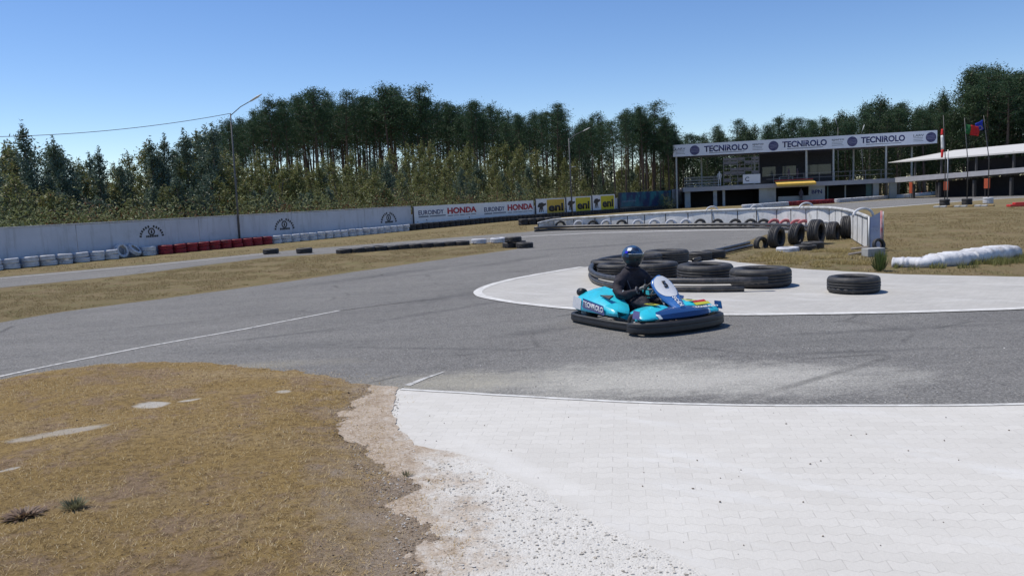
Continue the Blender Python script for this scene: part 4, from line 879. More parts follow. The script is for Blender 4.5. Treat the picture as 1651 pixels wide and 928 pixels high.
# right-hand stand with white roof
b0 = at(1440, 300, 90); b1 = at(1780, 280, 62); FR = Facade((b0.x, b0.y), (b1.x, b1.y)); rrz = math.atan2(FR.u.y, FR.u.x)
st = thing('grandstand', 'open stand with long white flat roof at the right edge', 'building', FR.p(0, 0)); st.rotation_euler = (0, 0, rrz)
fs = lambda px, py: FR.sz(px, py)
def slopebox(name, pxy, y0, y1, m, parent):
    """quad in the facade plane from four (px,py) corners, given depth"""
    bm = bmesh.new(); c = [fs(*p) for p in pxy]; f = [bm.verts.new((q, y0, z)) for q, z in c]; b = [bm.verts.new((q, y1, z)) for q, z in c]; bm.faces.new(f); bm.faces.new(b[::-1])
    for i in range(4): bm.faces.new((f[i], b[i], b[(i+1) % 4], f[(i+1) % 4]))
    bmesh.ops.recalc_face_normals(bm, faces=bm.faces); return fin(name, bm, m, parent)
M_ROOFW = mat('white_roof', (.60, .59, .56), (.54, .53, .50), .7, 1, dirt=(.6, .58, .55), dscale=.7)
# sloping white roof: front edge low, rising to the back
bm = bmesh.new(); ql, zl = fs(1432, 262); qm, zm = fs(1462, 259); qr, zr = fs(1780, 231); zu = lambda q: (q-qm)/(qr-qm)
zf0, zf1 = fs(1462, 259)[1], fs(1780, 233)[1]; hh0 = .8*(fs(1470, 247.5)[1]-fs(1470, 258)[1])
secs = [[Vector((ql, 0, zl)), Vector((ql, .3, zl+.02)), Vector((ql, .3, zl-.02)), Vector((ql, 0, zl-.05))]]
for q in (qm+.5, qr):
    k = (q-qm)/(qr-qm); zf = zf0+(zf1-zf0)*k; secs.append([Vector((q, 0, zf)), Vector((q, 5.2, zf+hh0+.35)), Vector((q, 5.2, zf+hh0+.25)), Vector((q, 0, zf-.14))])
loft(bm, secs); bmesh.ops.recalc_face_normals(bm, faces=bm.faces); fin('roof', bm, M_ROOFW, st)
slopebox('deck_slab', [(1446, 294), (1800, 266), (1800, 258), (1446, 286)], -.2, 5, mat('stand_slab', (.40, .40, .42), (.34, .34, .36), .9, 1), st)
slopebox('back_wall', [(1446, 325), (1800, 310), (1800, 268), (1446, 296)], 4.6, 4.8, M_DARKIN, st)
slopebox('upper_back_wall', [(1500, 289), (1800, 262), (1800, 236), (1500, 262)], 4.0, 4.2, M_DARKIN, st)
for px in (1470, 1512, 1568, 1628, 1690): 
    q, z = fs(px, 288-(px-1440)*.08); q2, z2 = fs(px, 258-(px-1470)*.09); boxes('post', [((q-.08, .3, z+.02), (q+.08, .46, z2-.02))], M_DARKM, st); boxes('post', [((q-.12, .1, -.6), (q+.12, .34, z-.75))], M_DARKM, st)
for i, px in enumerate((1483, 1541, 1608)):
    y0 = (293, 292, 287)[i]; y1 = (311, 306, 303)[i]; q, z1 = fs(px, y0); _, z0 = fs(px, y1); w_ = (.25, .34, .36)[i]
    t = thing('orange_sign', ('orange upright board standing behind the end of the white tyre row', 'red orange upright board behind the first flagpole', 'bright orange upright board behind the third flagpole')[i], 'sign', FR.p(q, zt(80), 1.0)); t.rotation_euler = (0, 0, rrz)
    boxes('panel', [((-w_, -.05, z0-zt(80)), (w_, .05, z1-zt(80)))], mat('orange_board', (.48, .10, .03), (.36, .06, .03), .6, 3), t, .02); boxes('leg', [((-w_*.7, -.03, 0), (-w_*.6, .03, z0-zt(80))), ((w_*.6, -.03, 0), (w_*.7, .03, z0-zt(80)))], M_DARKM, t)
# low dark clutter of parked karts behind the far track on the right
def mini_kart(px, py, m, lab, yaw=0):
    g = G(px, py); t = thing('parked_kart', lab, 'kart', (g.x, g.y, g.z), yaw)
    boxes('bumper', [((-.95, -.62, .05), (.95, -.52, .2)), ((-.95, .52, .05), (.95, .62, .2)), ((-.95, -.52, .05), (-.85, .52, .2)), ((.85, -.52, .05), (.95, .52, .2))], M_RUB, t, .03)
    boxes('bodywork', [((-.5, .34, .15), (.45, .56, .34)), ((-.5, -.56, .15), (.45, -.34, .34)), ((.5, -.5, .12), (.84, .5, .3)), ((.45, -.13, .3), (.6, .13, .6))], m, t, .04)
    boxes('seat', [((-.35, -.18, .1), (.0, .18, .16)), ((-.42, -.18, .1), (-.34, .18, .55))], M_DARKM, t, .03)
M_KR = mat('red_bodywork', (.6, .05, .04), None, .4); M_KD = mat('dark_bodywork', (.06, .06, .08), None, .4)
mini_kart(1488, 313.5, M_KR, 'red kart parked behind the white tyre row', .1)
for i, px in enumerate((1560, 1585, 1625, 1645)): mini_kart(px, 309.5-i*1.2, M_KD, 'dark kart parked %s' % ('left of the second flagpole under the stand', 'by the third flagpole under the stand', 'right of the third flagpole under the stand', 'at the right edge under the stand')[i], .3*i)
g = G(1640, 333); o = boxes('red_block', [((-.5, -.2, 0), (.5, .2, .14)), ((-.2, -.15, .14), (.6, .15, .24))], M_KR, None, .03); o.location = g; tag(o, 'red plastic block lying on the grass at the right edge', 'block')
# painted kerb blocks below the flagpoles
for i in range(9):
    x = 1506+i*11; g = G(x, 334.5-i*.22); g2 = G(x+9, 334.3-i*.22); o = boxes('kerb_block', [((-.0, -.15, 0), ((g2-g).length, .15, .10))], (M_KERB, mat('ochre_paint', (.45, .30, .12), None, .8))[i % 3 == 2], None, .02)
    o.location = g; o.rotation_euler = (0, 0, math.atan2(g2.y-g.y, g2.x-g.x)); tag(o, ('ochre' if i % 3 == 2 else 'white')+' kerb block in the short row at the flagpole feet', 'kerb block', ('ochre' if i % 3 == 2 else 'white')+' kerb blocks at the flagpoles')

# flagpoles
def flagpole(bx, by, tx, ty, label, flag_fn, col_m=M_DARKM, tyre_m=T_CARB, second=False, tl=''):
    g = G(bx, by); h = height(tx, ty, g.x, g.y)-g.z; t = thing('flagpole', label, 'flagpole', g)
    tubes('pole', [([Vector((0, 0, 0)), Vector((0, 0, h*.5)), Vector(((at(tx, ty, g.y).x-g.x), 0, h))], [.035, .03, .02])], col_m, t)
    if second: tubes('mast', [([Vector((.22, .1, 0)), Vector((.22, .1, h*.62))], .035)], M_METAL, t)
    flag_fn(t, h, g)
    for k in range(2): tyre(tyre_m, (g.x, g.y, g.z+.1+.2*k), (0, 0, k), ('upper' if k else 'lower')+' tyre '+tl, None)
def cloth(parent, x0, z1, w, hh, cols, drape=.5, name='flag'):
    """hanging flag: vertical bands of colour as separate cloth pieces"""
    n = len(cols); t = [0]; [t.append(t[-1]+c[1]) for c in cols]; fl = None
    for i, (m, wd_) in enumerate(cols):
        bm = bmesh.new(); U = 5; V_ = 8; vv = []
        for a in range(U+1):
            u = t[i]+wd_*a/U
            vv.append([bm.verts.new((x0-w*u*(1-.25*drape), .07*math.sin(u*9+b*.5), z1-hh*b/V_-drape*w*u*.8)) for b in range(V_+1)])
        for a in range(U):
            for b in range(V_): bm.faces.new((vv[a][b], vv[a+1][b], vv[a+1][b+1], vv[a][b+1]))
        g = bmesh.ops.extrude_face_region(bm, geom=bm.faces[:]); [setattr(v.co, 'y', v.co.y+.008) for v in g['geom'] if isinstance(v, bmesh.types.BMVert)]
        o = fin(name if i == 0 else 'flag_band', bm, m, parent if i == 0 else fl, True); fl = fl or o
    return fl
MG = mat('flag_green', (.01, .12, .03), None, .8); MR = mat('flag_red', (.60, .02, .02), None, .8); MB = mat('flag_blue', (.01, .04, .45), None, .8); MY = mat('flag_yellow', (.7, .55, .02), None, .8); MW = mat('flag_white', (.75, .75, .75), None, .8)
def fl1(t, h, g):
    # furled red and white flag
    zt1 = height(1517, 208, g.x, g.y)-g.z; zb1 = height(1518, 254, g.x, g.y)-g.z
    hh = zt1-zb1; ss = [(0, .22, MR), (.22, .72, MW), (.72, 1, MR)]; fl = None
    for a, b, m in ss:
        bm = bmesh.new(); tube(bm, [Vector((-.22-.03*math.sin(q*7), .02*math.cos(q*9), zt1-hh*q)) for q in np.linspace(a+.004, b-.004, 7)], [.09+.05*math.sin(3*q) for q in np.linspace(a, b, 7)], 8, sy=.5); o = fin('flag' if a == 0 else 'flag_band', bm, m, t if a == 0 else fl, True); fl = fl or o
def fl2(t, h, g):
    x0 = at(1557, 200, g.y).x-g.x; z1 = height(1557, 200, g.x, g.y)-g.z; f = cloth(t, x0-.02, z1, -.80, .62, [(MG, .38), (MR, .62)], -.30)
def fl3(t, h, g):
    x0 = at(1586, 190, g.y).x-g.x; z1 = height(1586, 193, g.x, g.y)-g.z; f = cloth(t, x0-.02, z1, .58, .62, [(MB, 1)], .5)
    bm = bmesh.new()
    for k in range(12):
        a = 2*PI*k/12; bmesh.ops.create_circle(bm, cap_ends=True, segments=5, radius=.025, matrix=Matrix.Translation((x0-.28+.13*math.cos(a), -.10, z1-.52+.13*math.sin(a))) @ Matrix.Rotation(PI/2, 4, 'X'))
    fin('star_ring', bm, MY, f)
flagpole(1523, 331, 1521, 186, 'dark flagpole with furled red and white flag, leftmost of three', fl1, second=True, tl='round the foot of the first flagpole')
flagpole(1559, 330, 1555, 190, 'flagpole flying the green and red flag in the middle', fl2, tl='round the foot of the middle flagpole')
flagpole(1593, 328, 1586, 186, 'flagpole with blue flag of yellow stars, rightmost of three', fl3, tyre_m=T_CARW, tl='round the foot of the rightmost flagpole')

# ------------------------------------------------------------------ lamp posts and cable
M_LAMPP = mat('dull_pole', (.085, .085, .09), (.12, .12, .125), .6, 4)
def lamp(bx, Y, top, head, label, base_z=0, r=.07, bx2=None):
    p0 = at(bx[0], bx[1], Y); t = thing('street_lamp', label, 'street lamp', (p0.x, p0.y, zt(Y)+base_z)); a = at(top[0], top[1], Y)-t.location; h = at(head[0], head[1], Y)-t.location
    tubes('pole', [([Vector((0, 0, 0)), a*.5, a], [r, r*.85, r*.6])], M_LAMPP, t); e = (h-a)
    tubes('arm', [([a-Vector((0, 0, .1)), a+e*.5+Vector((0, 0, .02)), h], r*.4)], M_LAMPP, t)
    d = e.normalized(); bm = bmesh.new(); tube(bm, [h-d*.1, h+d*.05, h+d*.4, h+d*.65], [.03, .08, .10, .03], 10, sy=.5); fin('lamp_head', bm, mat('lamp_white', (.62, .62, .60), None, .5), t, True); return t, a, h
gw = FW.p(FW.sz(386, 390)[0], 0, .05)
lt1, a1_, h1_ = lamp((387, 392), gw.y, (371.5, 183), (404, 163), 'tall street lamp rising in front of the left wall', 0, .052)
g = at(921, 330, 66)
lt2, a2_, h2_ = lamp((923, 352), 70, (917, 223), (941, 211), 'street lamp behind the middle yellow board', 0, .07)
lt2.children[-1].scale = (1.0, 1.0, 1.0)
tt = tubes('side_arm', [([a2_*.63, a2_*.63+Vector((.5, 0, .05))], .03)], M_METAL, lt2)
lamp((1352, 300), 104, (1351, 205), (1349, 199), 'street lamp whose head pokes above the banner between names, left', 0, .06)
lamp((1394, 300), 104, (1388, 218), (1391, 209), 'street lamp whose head pokes above the banner over the third name', 0, .06)
# power line to an out-of-frame pole
A = lt1.location+a1_; B = at(-260, 214, 34); q = [A.lerp(B, k/30)+Vector((0, 0, -.55*4*(k/30)*(1-k/30))) for k in range(31)]
o = tubes('power_cable', [(q, .014)], M_DARKM, seg=5); tag(o, 'thin dark cable strung left from the tall street lamp', 'cable')
pole = tubes('utility_pole', [([B-Vector((0, 0, B.z)), B+Vector((0, 0, .3))], [.13, .09])], mat('pole_wood', (.2, .15, .11)), seg=8); tag(pole, 'wooden pole carrying the cable beyond the left edge', 'pole')

# ------------------------------------------------------------------ trees
def leaves(bm_arrays, cen, n, spread, L, W, rng, droop=0):
    c = cen+rng.standard_normal((n, 3))*spread
    d = rng.standard_normal((n, 3)); d[:, 2] -= droop; d /= np.linalg.norm(d, axis=1)[:, None]; e = rng.standard_normal((n, 3)); e -= (e*d).sum(1)[:, None]*d; e /= np.linalg.norm(e, axis=1)[:, None]
    l_ = L*rng.uniform(.6, 1.3, n)[:, None]; w_ = W*rng.uniform(.6, 1.3, n)[:, None]
    bm_arrays.append(np.stack([c-d*l_/2, c+e*w_/2, c+d*l_/2, c-e*w_/2], 1))
def leafmesh(name, arrs, m):
    v = np.concatenate(arrs).reshape(-1, 3); n = len(v)//4; me = bpy.data.meshes.new(name); me.vertices.add(4*n); me.vertices.foreach_set('co', v.ravel())
    me.loops.add(4*n); me.loops.foreach_set('vertex_index', np.arange(4*n)); me.polygons.add(n); me.polygons.foreach_set('loop_start', np.arange(0, 4*n, 4)); me.polygons.foreach_set('loop_total', np.full(n, 4)); me.update(); me.materials.append(m); return me
def trunkmesh(name, branches, m, seg=6):
    bm = bmesh.new()
    for pts, rr in branches: tube(bm, pts, rr, seg)
    me = bpy.data.meshes.new(name); bm.to_mesh(me); bm.free(); me.materials.append(m); me.polygons.foreach_set('use_smooth', [True]*len(me.polygons)); return me
M_BARK = mat('pine_bark', (.13, .09, .07), (.075, .055, .045), .95, 4, bmp=.4); M_BARKE = mat('eucalyptus_bark', (.22, .19, .15), (.12, .10, .08), .9, 3)
M_PINE = m_leaf('pine_needles', ((0.030, 0.069, 0.033), (0.050, 0.102, 0.046), (0.075, 0.123, 0.050), (0.036, 0.083, 0.053), (0.091, 0.119, 0.050)), .2, .6)
M_EUCB = m_leaf('eucalyptus_leaves_blue', ((0.084, 0.121, 0.084), (0.139, 0.195, 0.139), (0.223, 0.297, 0.232), (0.101, 0.131, 0.065), (0.065, 0.094, 0.056)), .25, .45)
M_EUCY = m_leaf('eucalyptus_leaves_olive', ((0.146, 0.166, 0.054), (0.245, 0.258, 0.089), (0.367, 0.367, 0.152), (0.110, 0.134, 0.049), (0.245, 0.160, 0.074)), .3, .45)
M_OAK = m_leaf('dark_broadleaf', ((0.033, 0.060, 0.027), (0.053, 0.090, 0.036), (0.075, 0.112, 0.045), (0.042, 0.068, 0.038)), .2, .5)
def pine(seed, H=14.):
    r = np.random.default_rng(seed); br = []; A = []; lean = r.uniform(-.5, .5, 2)
    tp = lambda t: Vector((lean[0]*t*t+.12*math.sin(t*5+seed), lean[1]*t*t, H*t))
    br.append(([tp(t) for t in np.linspace(0, .97, 9)], [.17*(1-t)+.03 for t in np.linspace(0, .97, 9)]))
    c0 = r.uniform(.52, .70)
    for i in range(28):
        t = c0+(1-c0)*(i/28)**.85; a = i*2.4+r.uniform(-.5, .5); rl = (1.95*(1-(t-c0)/(1-c0))**.5+.2)*(1+.3*math.cos(a-seed))*r.uniform(.55, 1.15); up = r.uniform(.15, .55)
        p0 = tp(t); p1 = p0+Vector((math.cos(a)*rl, math.sin(a)*rl, rl*up)); br.append(([p0, (p0+p1)/2+Vector((0, 0, -.06)), p1], [.04, .025, .01]))
        for s in (.45, .75, 1.0):
            q = p0.lerp(p1, s); leaves(A, np.array(q)+r.standard_normal(3)*.1, int(36*r.uniform(.6, 1.3)), np.array([.28, .28, .17])*(1.15 if s > .5 else .9), .30, .06, r)
    for k in range(5): leaves(A, np.array(tp(.985))+np.array([0, 0, -.25*k]), 16, np.array([.12+.05*k, .12+.05*k, .18]), .28, .05, r)
    for i in range(9):
        t = r.uniform(.25, c0); a = r.uniform(0, 6.28); l_ = r.uniform(.3, .9); p0 = tp(t); br.append(([p0, p0+Vector((math.cos(a)*l_, math.sin(a)*l_, .1))], [.02, .006]))
        if r.random() < .3: leaves(A, np.array(p0)+np.array([math.cos(a)*l_, math.sin(a)*l_, .1]), 12, np.array([.2, .2, .12]), .26, .05, r)
    return trunkmesh('trunk', br, M_BARK), leafmesh('crown', A, M_PINE)
def euc(seed, H=6., wd_=1.0, m=M_EUCY, low=.08, n=20, dense=1.):
    r = np.random.default_rng(seed); br = []; A = []; lean = r.uniform(-.4, .4, 2)
    tp = lambda t: Vector((lean[0]*t+.1*math.sin(t*6+seed), lean[1]*t, H*t))
    br.append(([tp(t) for t in np.linspace(0, .95, 7)], [.09*(1-t)+.012 for t in np.linspace(0, .95, 7)]))
    for i in range(n):
        t = low+(.93-low)*(i/n); a = i*2.4+r.uniform(-.6, .6); f = (1-abs(t-.38)/.65); rl = wd_*max(.18, f)*r.uniform(.5, 1.2); up = r.uniform(.5, 1.3)
        p0 = tp(t); p1 = p0+Vector((math.cos(a)*rl, math.sin(a)*rl, rl*up)); br.append(([p0, p1], [.02, .006]))
        for s in (.35, .65, .95):
            leaves(A, np.array(p0.lerp(p1, s)), int(38*dense*r.uniform(.5, 1.4)), np.array([.20, .20, .26])*max(.6, rl), .20, .065, r, .5)
    leaves(A, np.array(tp(.97)), int(26*dense), np.array([.05, .05, .16]), .24, .06, r, .3); leaves(A, np.array(tp(.88)), int(40*dense), np.array([.16, .16, .25]), .18, .06, r, .3)
    return trunkmesh('trunk', br, M_BARKE), leafmesh('crown', A, m)
def bigtree(seed, H=16., m=M_OAK):
    r = np.random.default_rng(seed); br = []; A = []; tp = lambda t: Vector((.3*math.sin(t*4+seed), .2*t, H*t))
    br.append(([tp(t) for t in np.linspace(0, .95, 8)], [.3*(1-t)+.03 for t in np.linspace(0, .95, 8)]))
    for i in range(46):
        t = .18+.78*(i/46); a = i*2.4+r.uniform(-.6, .6); f = min(1, (1-t)*1.7+.12); rl = 2.9*f*r.uniform(.5, 1.15); up = r.uniform(.3, 1.0)
        p0 = tp(t); p1 = p0+Vector((math.cos(a)*rl, math.sin(a)*rl, rl*up)); br.append(([p0, p1], [.06, .012]))
        for s in (.4, .7, 1.0): leaves(A, np.array(p0.lerp(p1, s)), int(42*r.uniform(.5, 1.3)), np.array([.42, .42, .42]), .30, .12, r, .3)
    leaves(A, np.array(tp(.97)), 40, np.array([.2, .2, .5]), .28, .09, r)
    return trunkmesh('trunk', br, M_BARKE), leafmesh('crown', A, m)
wall_y = lambda px: min(89, FW.p(FW.sz(px, 380)[0], 0).y)
def zone(px):
    for x, t in ((0, 'beyond the left edge of the frame'), (120, 'above the wall at the far left'), (345, 'left of the tall street lamp, above the red tyres'), (470, 'just right of the tall street lamp'), (663, 'above the plain white wall right of the lamp'), (770, 'above the left half of the long white board'), (862, 'above the right half of the long white board'), (925, 'above the first yellow board'), (990, 'above the last yellow board'), (1100, 'above the dark blue board'), (1210, 'behind the left third of the long banner'), (1360, 'behind the middle of the long banner'), (1515, 'behind the right third of the long banner'), (1600, 'behind the three flagpoles')):
        if px < x: return t
    return 'at the far right edge above the stand'
PROT = {}
def proto(key, fn):
    PROT[key] = fn
PIN = [pine(s) for s in range(12)]; EUY = [euc(20+s, 6, 1.25, M_EUCY) for s in range(8)]; EUB = [euc(40+s, 6, 1.15, M_EUCB, .06, 22, 1.1) for s in range(6)]; SPI = [euc(70+s, 8, 1.0, M_EUCB, .05, 28, 1.2) for s in range(4)]; BIG = [bigtree(60+s) for s in range(5)]
def tree(kind, v, x, y, h, base, label, group, name, wx=1.):
    t = bpy.data.objects.new(name, None); C.objects.link(t); t.location = (x, y, zt(y)-.1); s = h/base
    t.rotation_euler = (0, 0, random.random()*6.28); t.scale = (s*wx, s*wx, s); tag(t, label, 'tree', group)
    tr, cr = kind[v % len(kind)]
    for nm, me in (('trunk', tr), ('crown', cr)):
        o = bpy.data.objects.new(nm, me); C.objects.link(o); o.parent = t
prof_x = [-200, 0, 30, 60, 95, 120, 155, 190, 215, 240, 300, 350, 400, 445, 500, 555, 620, 680, 720, 755, 800, 850, 893, 922, 950, 1000, 1050, 1078, 1110, 1170, 1230, 1290, 1350, 1420, 1490, 1525, 1545, 1570, 1610, 1640, 1700, 1900]
prof_y = [215, 222, 196, 240, 218, 250, 236, 262, 236, 220, 208, 192, 172, 158, 147, 146, 141, 141, 163, 158, 170, 180, 166, 198, 176, 170, 164, 195, 216, 196, 192, 182, 180, 156, 165, 146, 165, 108, 103, 118, 110, 110]
def ptop(x): return float(np.interp(x, prof_x, prof_y))
def hgt(px, py, Y): return at(px, py, Y).z-zt(Y)
k = 0
# pine wood behind the left and middle wall
for row, (Y, step, x0, x1, dy) in enumerate(((84, 15.5, 372, 1085, 2), (92, 12.5, 345, 1095, 4), (102, 13, 352, 1100, 10), (116, 15, 380, 1100, 20))):
    x = x0
    while x < x1:
        px = x+random.uniform(-5, 5); yy = Y+random.uniform(-3, 3); top = ptop(px)+dy+random.uniform(-4, 30)*(1 if row < 2 else .8)
        if row == 0 and random.random() < .15: top += 25
        if (px > 925 and px < 1075 and row > 1 and 970 < px < 1005): x += step; continue
        yy = max(yy, wall_y(px)+6+row*3); p = at(px, top, yy); h = hgt(px, top, yy); 
        tree(PIN, k, p.x, yy, h, 14, ('pine in the front rank ' if row == 0 else 'pine deep in the wood ')+zone(px), ('front' if row == 0 else 'deep')+' pines '+zone(px), 'pine_tree', random.uniform(.75, 1.1)); k += 1; x += step*random.uniform(.45, 1.6)
# named silhouettes
for px, top, Y, lab in ((1050, 164, 97, 'broad rounded pine standing apart at the right end of the pine wood'), (500, 143, 82, 'pine with pointed top rising left of the middle of the wood'), (680, 138, 82, 'pointed pine crown highest above the sponsor board'), (622, 139, 82, 'tall pine left of the highest pointed crown'), (893, 166, 84, 'single pine crown sticking up left of the second street lamp')):
    p = at(px, top, Y); tree(PIN, k, p.x, Y, hgt(px, top, Y), 14, lab, None, 'pine_tree', 1.2); k += 1
# young eucalyptus just behind the wall
for row, (dy, step, lift) in enumerate(((3.0, 17, 62), (7, 15, 25), (12, 16, 0))):
    x = -80
    while x < 1085:
        px = x+random.uniform(-6, 6); Y = wall_y(px)+dy+2.2+random.uniform(-1.2, 1.2)
        if px < 345: top = ptop(px)+lift*1.1+random.uniform(0, 26)
        else: top = np.interp(px, [345, 420, 600, 750, 900, 1080], [240, 255, 243, 232, 245, 255])+lift*.75+random.uniform(-14, 22)
        p = at(px, top, Y); h = max(1.6, hgt(px, top, Y)); bl = random.random() < (.6 if px < 330 else .25)
        tree(EUB if bl else EUY, k, p.x, Y, h, 6, '%s %s eucalyptus %s' % (('low', 'taller', 'rear')[row], 'blue green' if bl else 'olive green', zone(px)), ('low', 'taller', 'rear')[row]+(' blue green' if bl else ' olive')+' eucalyptus '+zone(px), 'eucalyptus_tree', random.uniform(.9, 1.3)*(1.15 if h < 4 else 1)); k += 1; x += step*random.uniform(.7, 1.3)
for px, lab in ((30, 'tall wispy eucalyptus at the left edge, highest there'), (95, 'wispy eucalyptus top second from the left edge'), (155, 'thin eucalyptus tip third from the left edge'), (192, 'slim low eucalyptus tip left of the dark clump'), (238, 'dark full eucalyptus left of the street lamp'), (300, 'eucalyptus between the dark clump and the street lamp'), (262, 'bushy eucalyptus just right of the dark clump'), (335, 'tall eucalyptus left of the street lamp arm')):
    Y = wall_y(px)+9; p = at(px, ptop(px)-3, Y); tree(SPI, k, p.x, Y, hgt(px, ptop(px)-3, Y), 8, lab, None, 'eucalyptus_tree', 1.2); k += 1
# trees behind the pits
for row, (Y, step, dy) in enumerate(((108, 15, 10), (118, 15, 2), (132, 17, 0))):
    x = 1075
    while x < 1760:
        px = x+random.uniform(-5, 5); top = ptop(px)+dy+random.uniform(-2, 22); p = at(px, top, Y); b = random.random() < .65
        tree(BIG if b else PIN, k, p.x, Y+random.uniform(-3, 3), hgt(px, top, Y), 16 if b else 14, ('front', 'middle', 'rear')[row]+(' dark leafy tree ' if b else ' pine ')+zone(px), ('front', 'middle', 'rear')[row]+(' leafy trees ' if b else ' pines ')+zone(px), 'broadleaf_tree' if b else 'pine_tree', random.uniform(.9, 1.2)); k += 1; x += step*random.uniform(.8, 1.2)
for px, lab in ((1525, 'slim pointed tree above the first flagpole'), (1570, 'tall dark tree above the flags, left of the pair'), (1610, 'tallest dark tree at the right, right of the pair'), (1645, 'dark tree cut by the right edge'), (1420, 'rounded tree over the third banner name')):
    Y = 112; p = at(px, ptop(px)-2, Y); tree(BIG, k, p.x, Y, hgt(px, ptop(px)-2, Y), 16, lab, None, 'broadleaf_tree', .8 if px == 1525 else 1.1); k += 1
# scrub right behind the wall: green and rusty bracken
def scrub(name, x0, x1, n, m, label, hmax, off):
    A = []; r = np.random.default_rng(5+n)
    for i in range(n):
        px = r.uniform(x0, x1); Y = wall_y(px)+1.7+off+r.random()*3; p = at(px, 330, Y); hh = hmax*r.uniform(.4, 1)
        leaves(A, np.array([p.x, Y, zt(Y)+hh*r.uniform(.3, 1)]), 22, np.array([.35, .35, .25*hh]), .20, .055, r)
    me = leafmesh(name, A, m); tag(link(name, me, None), label, 'undergrowth', kind='stuff')
scrub('undergrowth', -120, 1085, 2600, m_leaf('scrub_leaf', ((0.123, 0.147, 0.049), (0.246, 0.270, 0.109), (0.393, 0.417, 0.221), (0.123, 0.099, 0.062)), .25), 'green undergrowth behind the boundary wall', 2.2, 0)
scrub('bracken', 60, 1000, 700, m_leaf('rusty_leaf', ((.16, .07, .035), (.22, .11, .05), (.10, .05, .03)), .25), 'rusty dead bracken just above the boundary wall', 1.9, -.4)
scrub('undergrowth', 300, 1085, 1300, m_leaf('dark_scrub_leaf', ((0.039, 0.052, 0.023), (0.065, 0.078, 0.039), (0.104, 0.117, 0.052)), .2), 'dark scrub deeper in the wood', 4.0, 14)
A = []; r = np.random.default_rng(99)
for i in range(2600):
    px = r.uniform(1060, 1800); Y = r.uniform(106, 124); p = at(px, 300, Y); leaves(A, np.array([p.x, Y, r.uniform(0, 6)]), 18, np.array([.7, .6, .5]), .36, .12, r)
for i in range(4200):
    px = r.uniform(300, 1100); Y = r.uniform(118, 128); p = at(px, 300, Y)
    if 972 < px < 1004 and r.random() < .8: continue
    leaves(A, np.array([p.x, Y, r.uniform(0, 9.5 if px > 520 else 6)]), 18, np.array([.8, .6, .5]), .36, .12, r)
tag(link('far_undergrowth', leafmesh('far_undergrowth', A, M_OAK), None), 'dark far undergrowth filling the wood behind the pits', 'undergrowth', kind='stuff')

build_tyres()
# person on the deck
def skin_figure(name, joints, edges, m, parent=None, root=0, sub=2):
    me = bpy.data.meshes.new(name); me.from_pydata([j[0] for j in joints], edges, []); o = link(name, me, m, parent)
    md = o.modifiers.new('skin', 'SKIN'); md.use_smooth_shade = True
    for i, j in enumerate(joints):
        sv = me.skin_vertices[0].data[i]; r_ = j[1]; sv.radius = (r_, r_) if not isinstance(r_, tuple) else r_; sv.use_root = (i == root)
    s_ = o.modifiers.new('sub', 'SUBSURF'); s_.levels = sub; s_.render_levels = sub
    bpy.context.view_layer.update(); dg = bpy.context.evaluated_depsgraph_get(); nm = bpy.data.meshes.new_from_object(o.evaluated_get(dg)); o.modifiers.clear(); o.data = nm
    if not nm.materials: nm.materials.append(m)
    nm.polygons.foreach_set('use_smooth', [True]*len(nm.polygons)); return o
sj = [((0, 0, .95), .14), ((0, 0, 1.2), .15), ((0, 0, 1.42), .13), ((0, 0, 1.52), .06), ((0, 0, 1.62), .10), ((0, 0, 1.73), .09),
      ((.1, 0, .9), .10), ((.12, .02, .5), .065), ((.12, 0, .08), .05), ((.12, -.14, .04), .04), ((-.1, 0, .9), .10), ((-.12, .02, .5), .065), ((-.12, 0, .08), .05), ((-.12, -.14, .04), .04),
      ((.2, 0, 1.4), .06), ((.26, .02, 1.12), .045), ((.22, -.12, .92), .035), ((-.2, 0, 1.4), .06), ((-.26, .02, 1.12), .045), ((-.22, -.12, .92), .035)]
se = [(0, 1), (1, 2), (2, 3), (3, 4), (4, 5), (0, 6), (6, 7), (7, 8), (8, 9), (0, 10), (10, 11), (11, 12), (12, 13), (2, 14), (14, 15), (15, 16), (2, 17), (17, 18), (18, 19)]
o = skin_figure('person', sj, se, mat('white_clothes', (.75, .74, .72), None, .8)); p = FB.p(sq(1161, 288), ztop, -.6); o.location = p; o.rotation_euler = (0, 0, brz); tag(o, 'person in white clothes standing on the deck by the display panels', 'person')
for (px_, d_, h_, lb) in ((1275, 1.2, 1.0, 'person in dark clothes standing on the deck above the awning'), (1290, 1.5, .96, 'person in dark clothes on the deck right of the awning top')):
    w_ = skin_figure('person', sj, se, mat('deck_clothes', (.10, .09, .12), (.2, .12, .12), .8)); w_.location = FB.p(sq(px_, 285), ztop, -d_); w_.rotation_euler = (0, 0, brz+d_); w_.scale = (h_,)*3; tag(w_, lb, 'person')
o2 = skin_figure('person', sj, se, mat('dark_clothes', (.06, .06, .09), (.09, .08, .10), .8)); p = FB.p(sq(1290, 305), BZ+.06, .5); o2.location = p; o2.rotation_euler = (0, 0, brz+.4); tag(o2, 'person in dark clothes standing under the yellow awning', 'person')

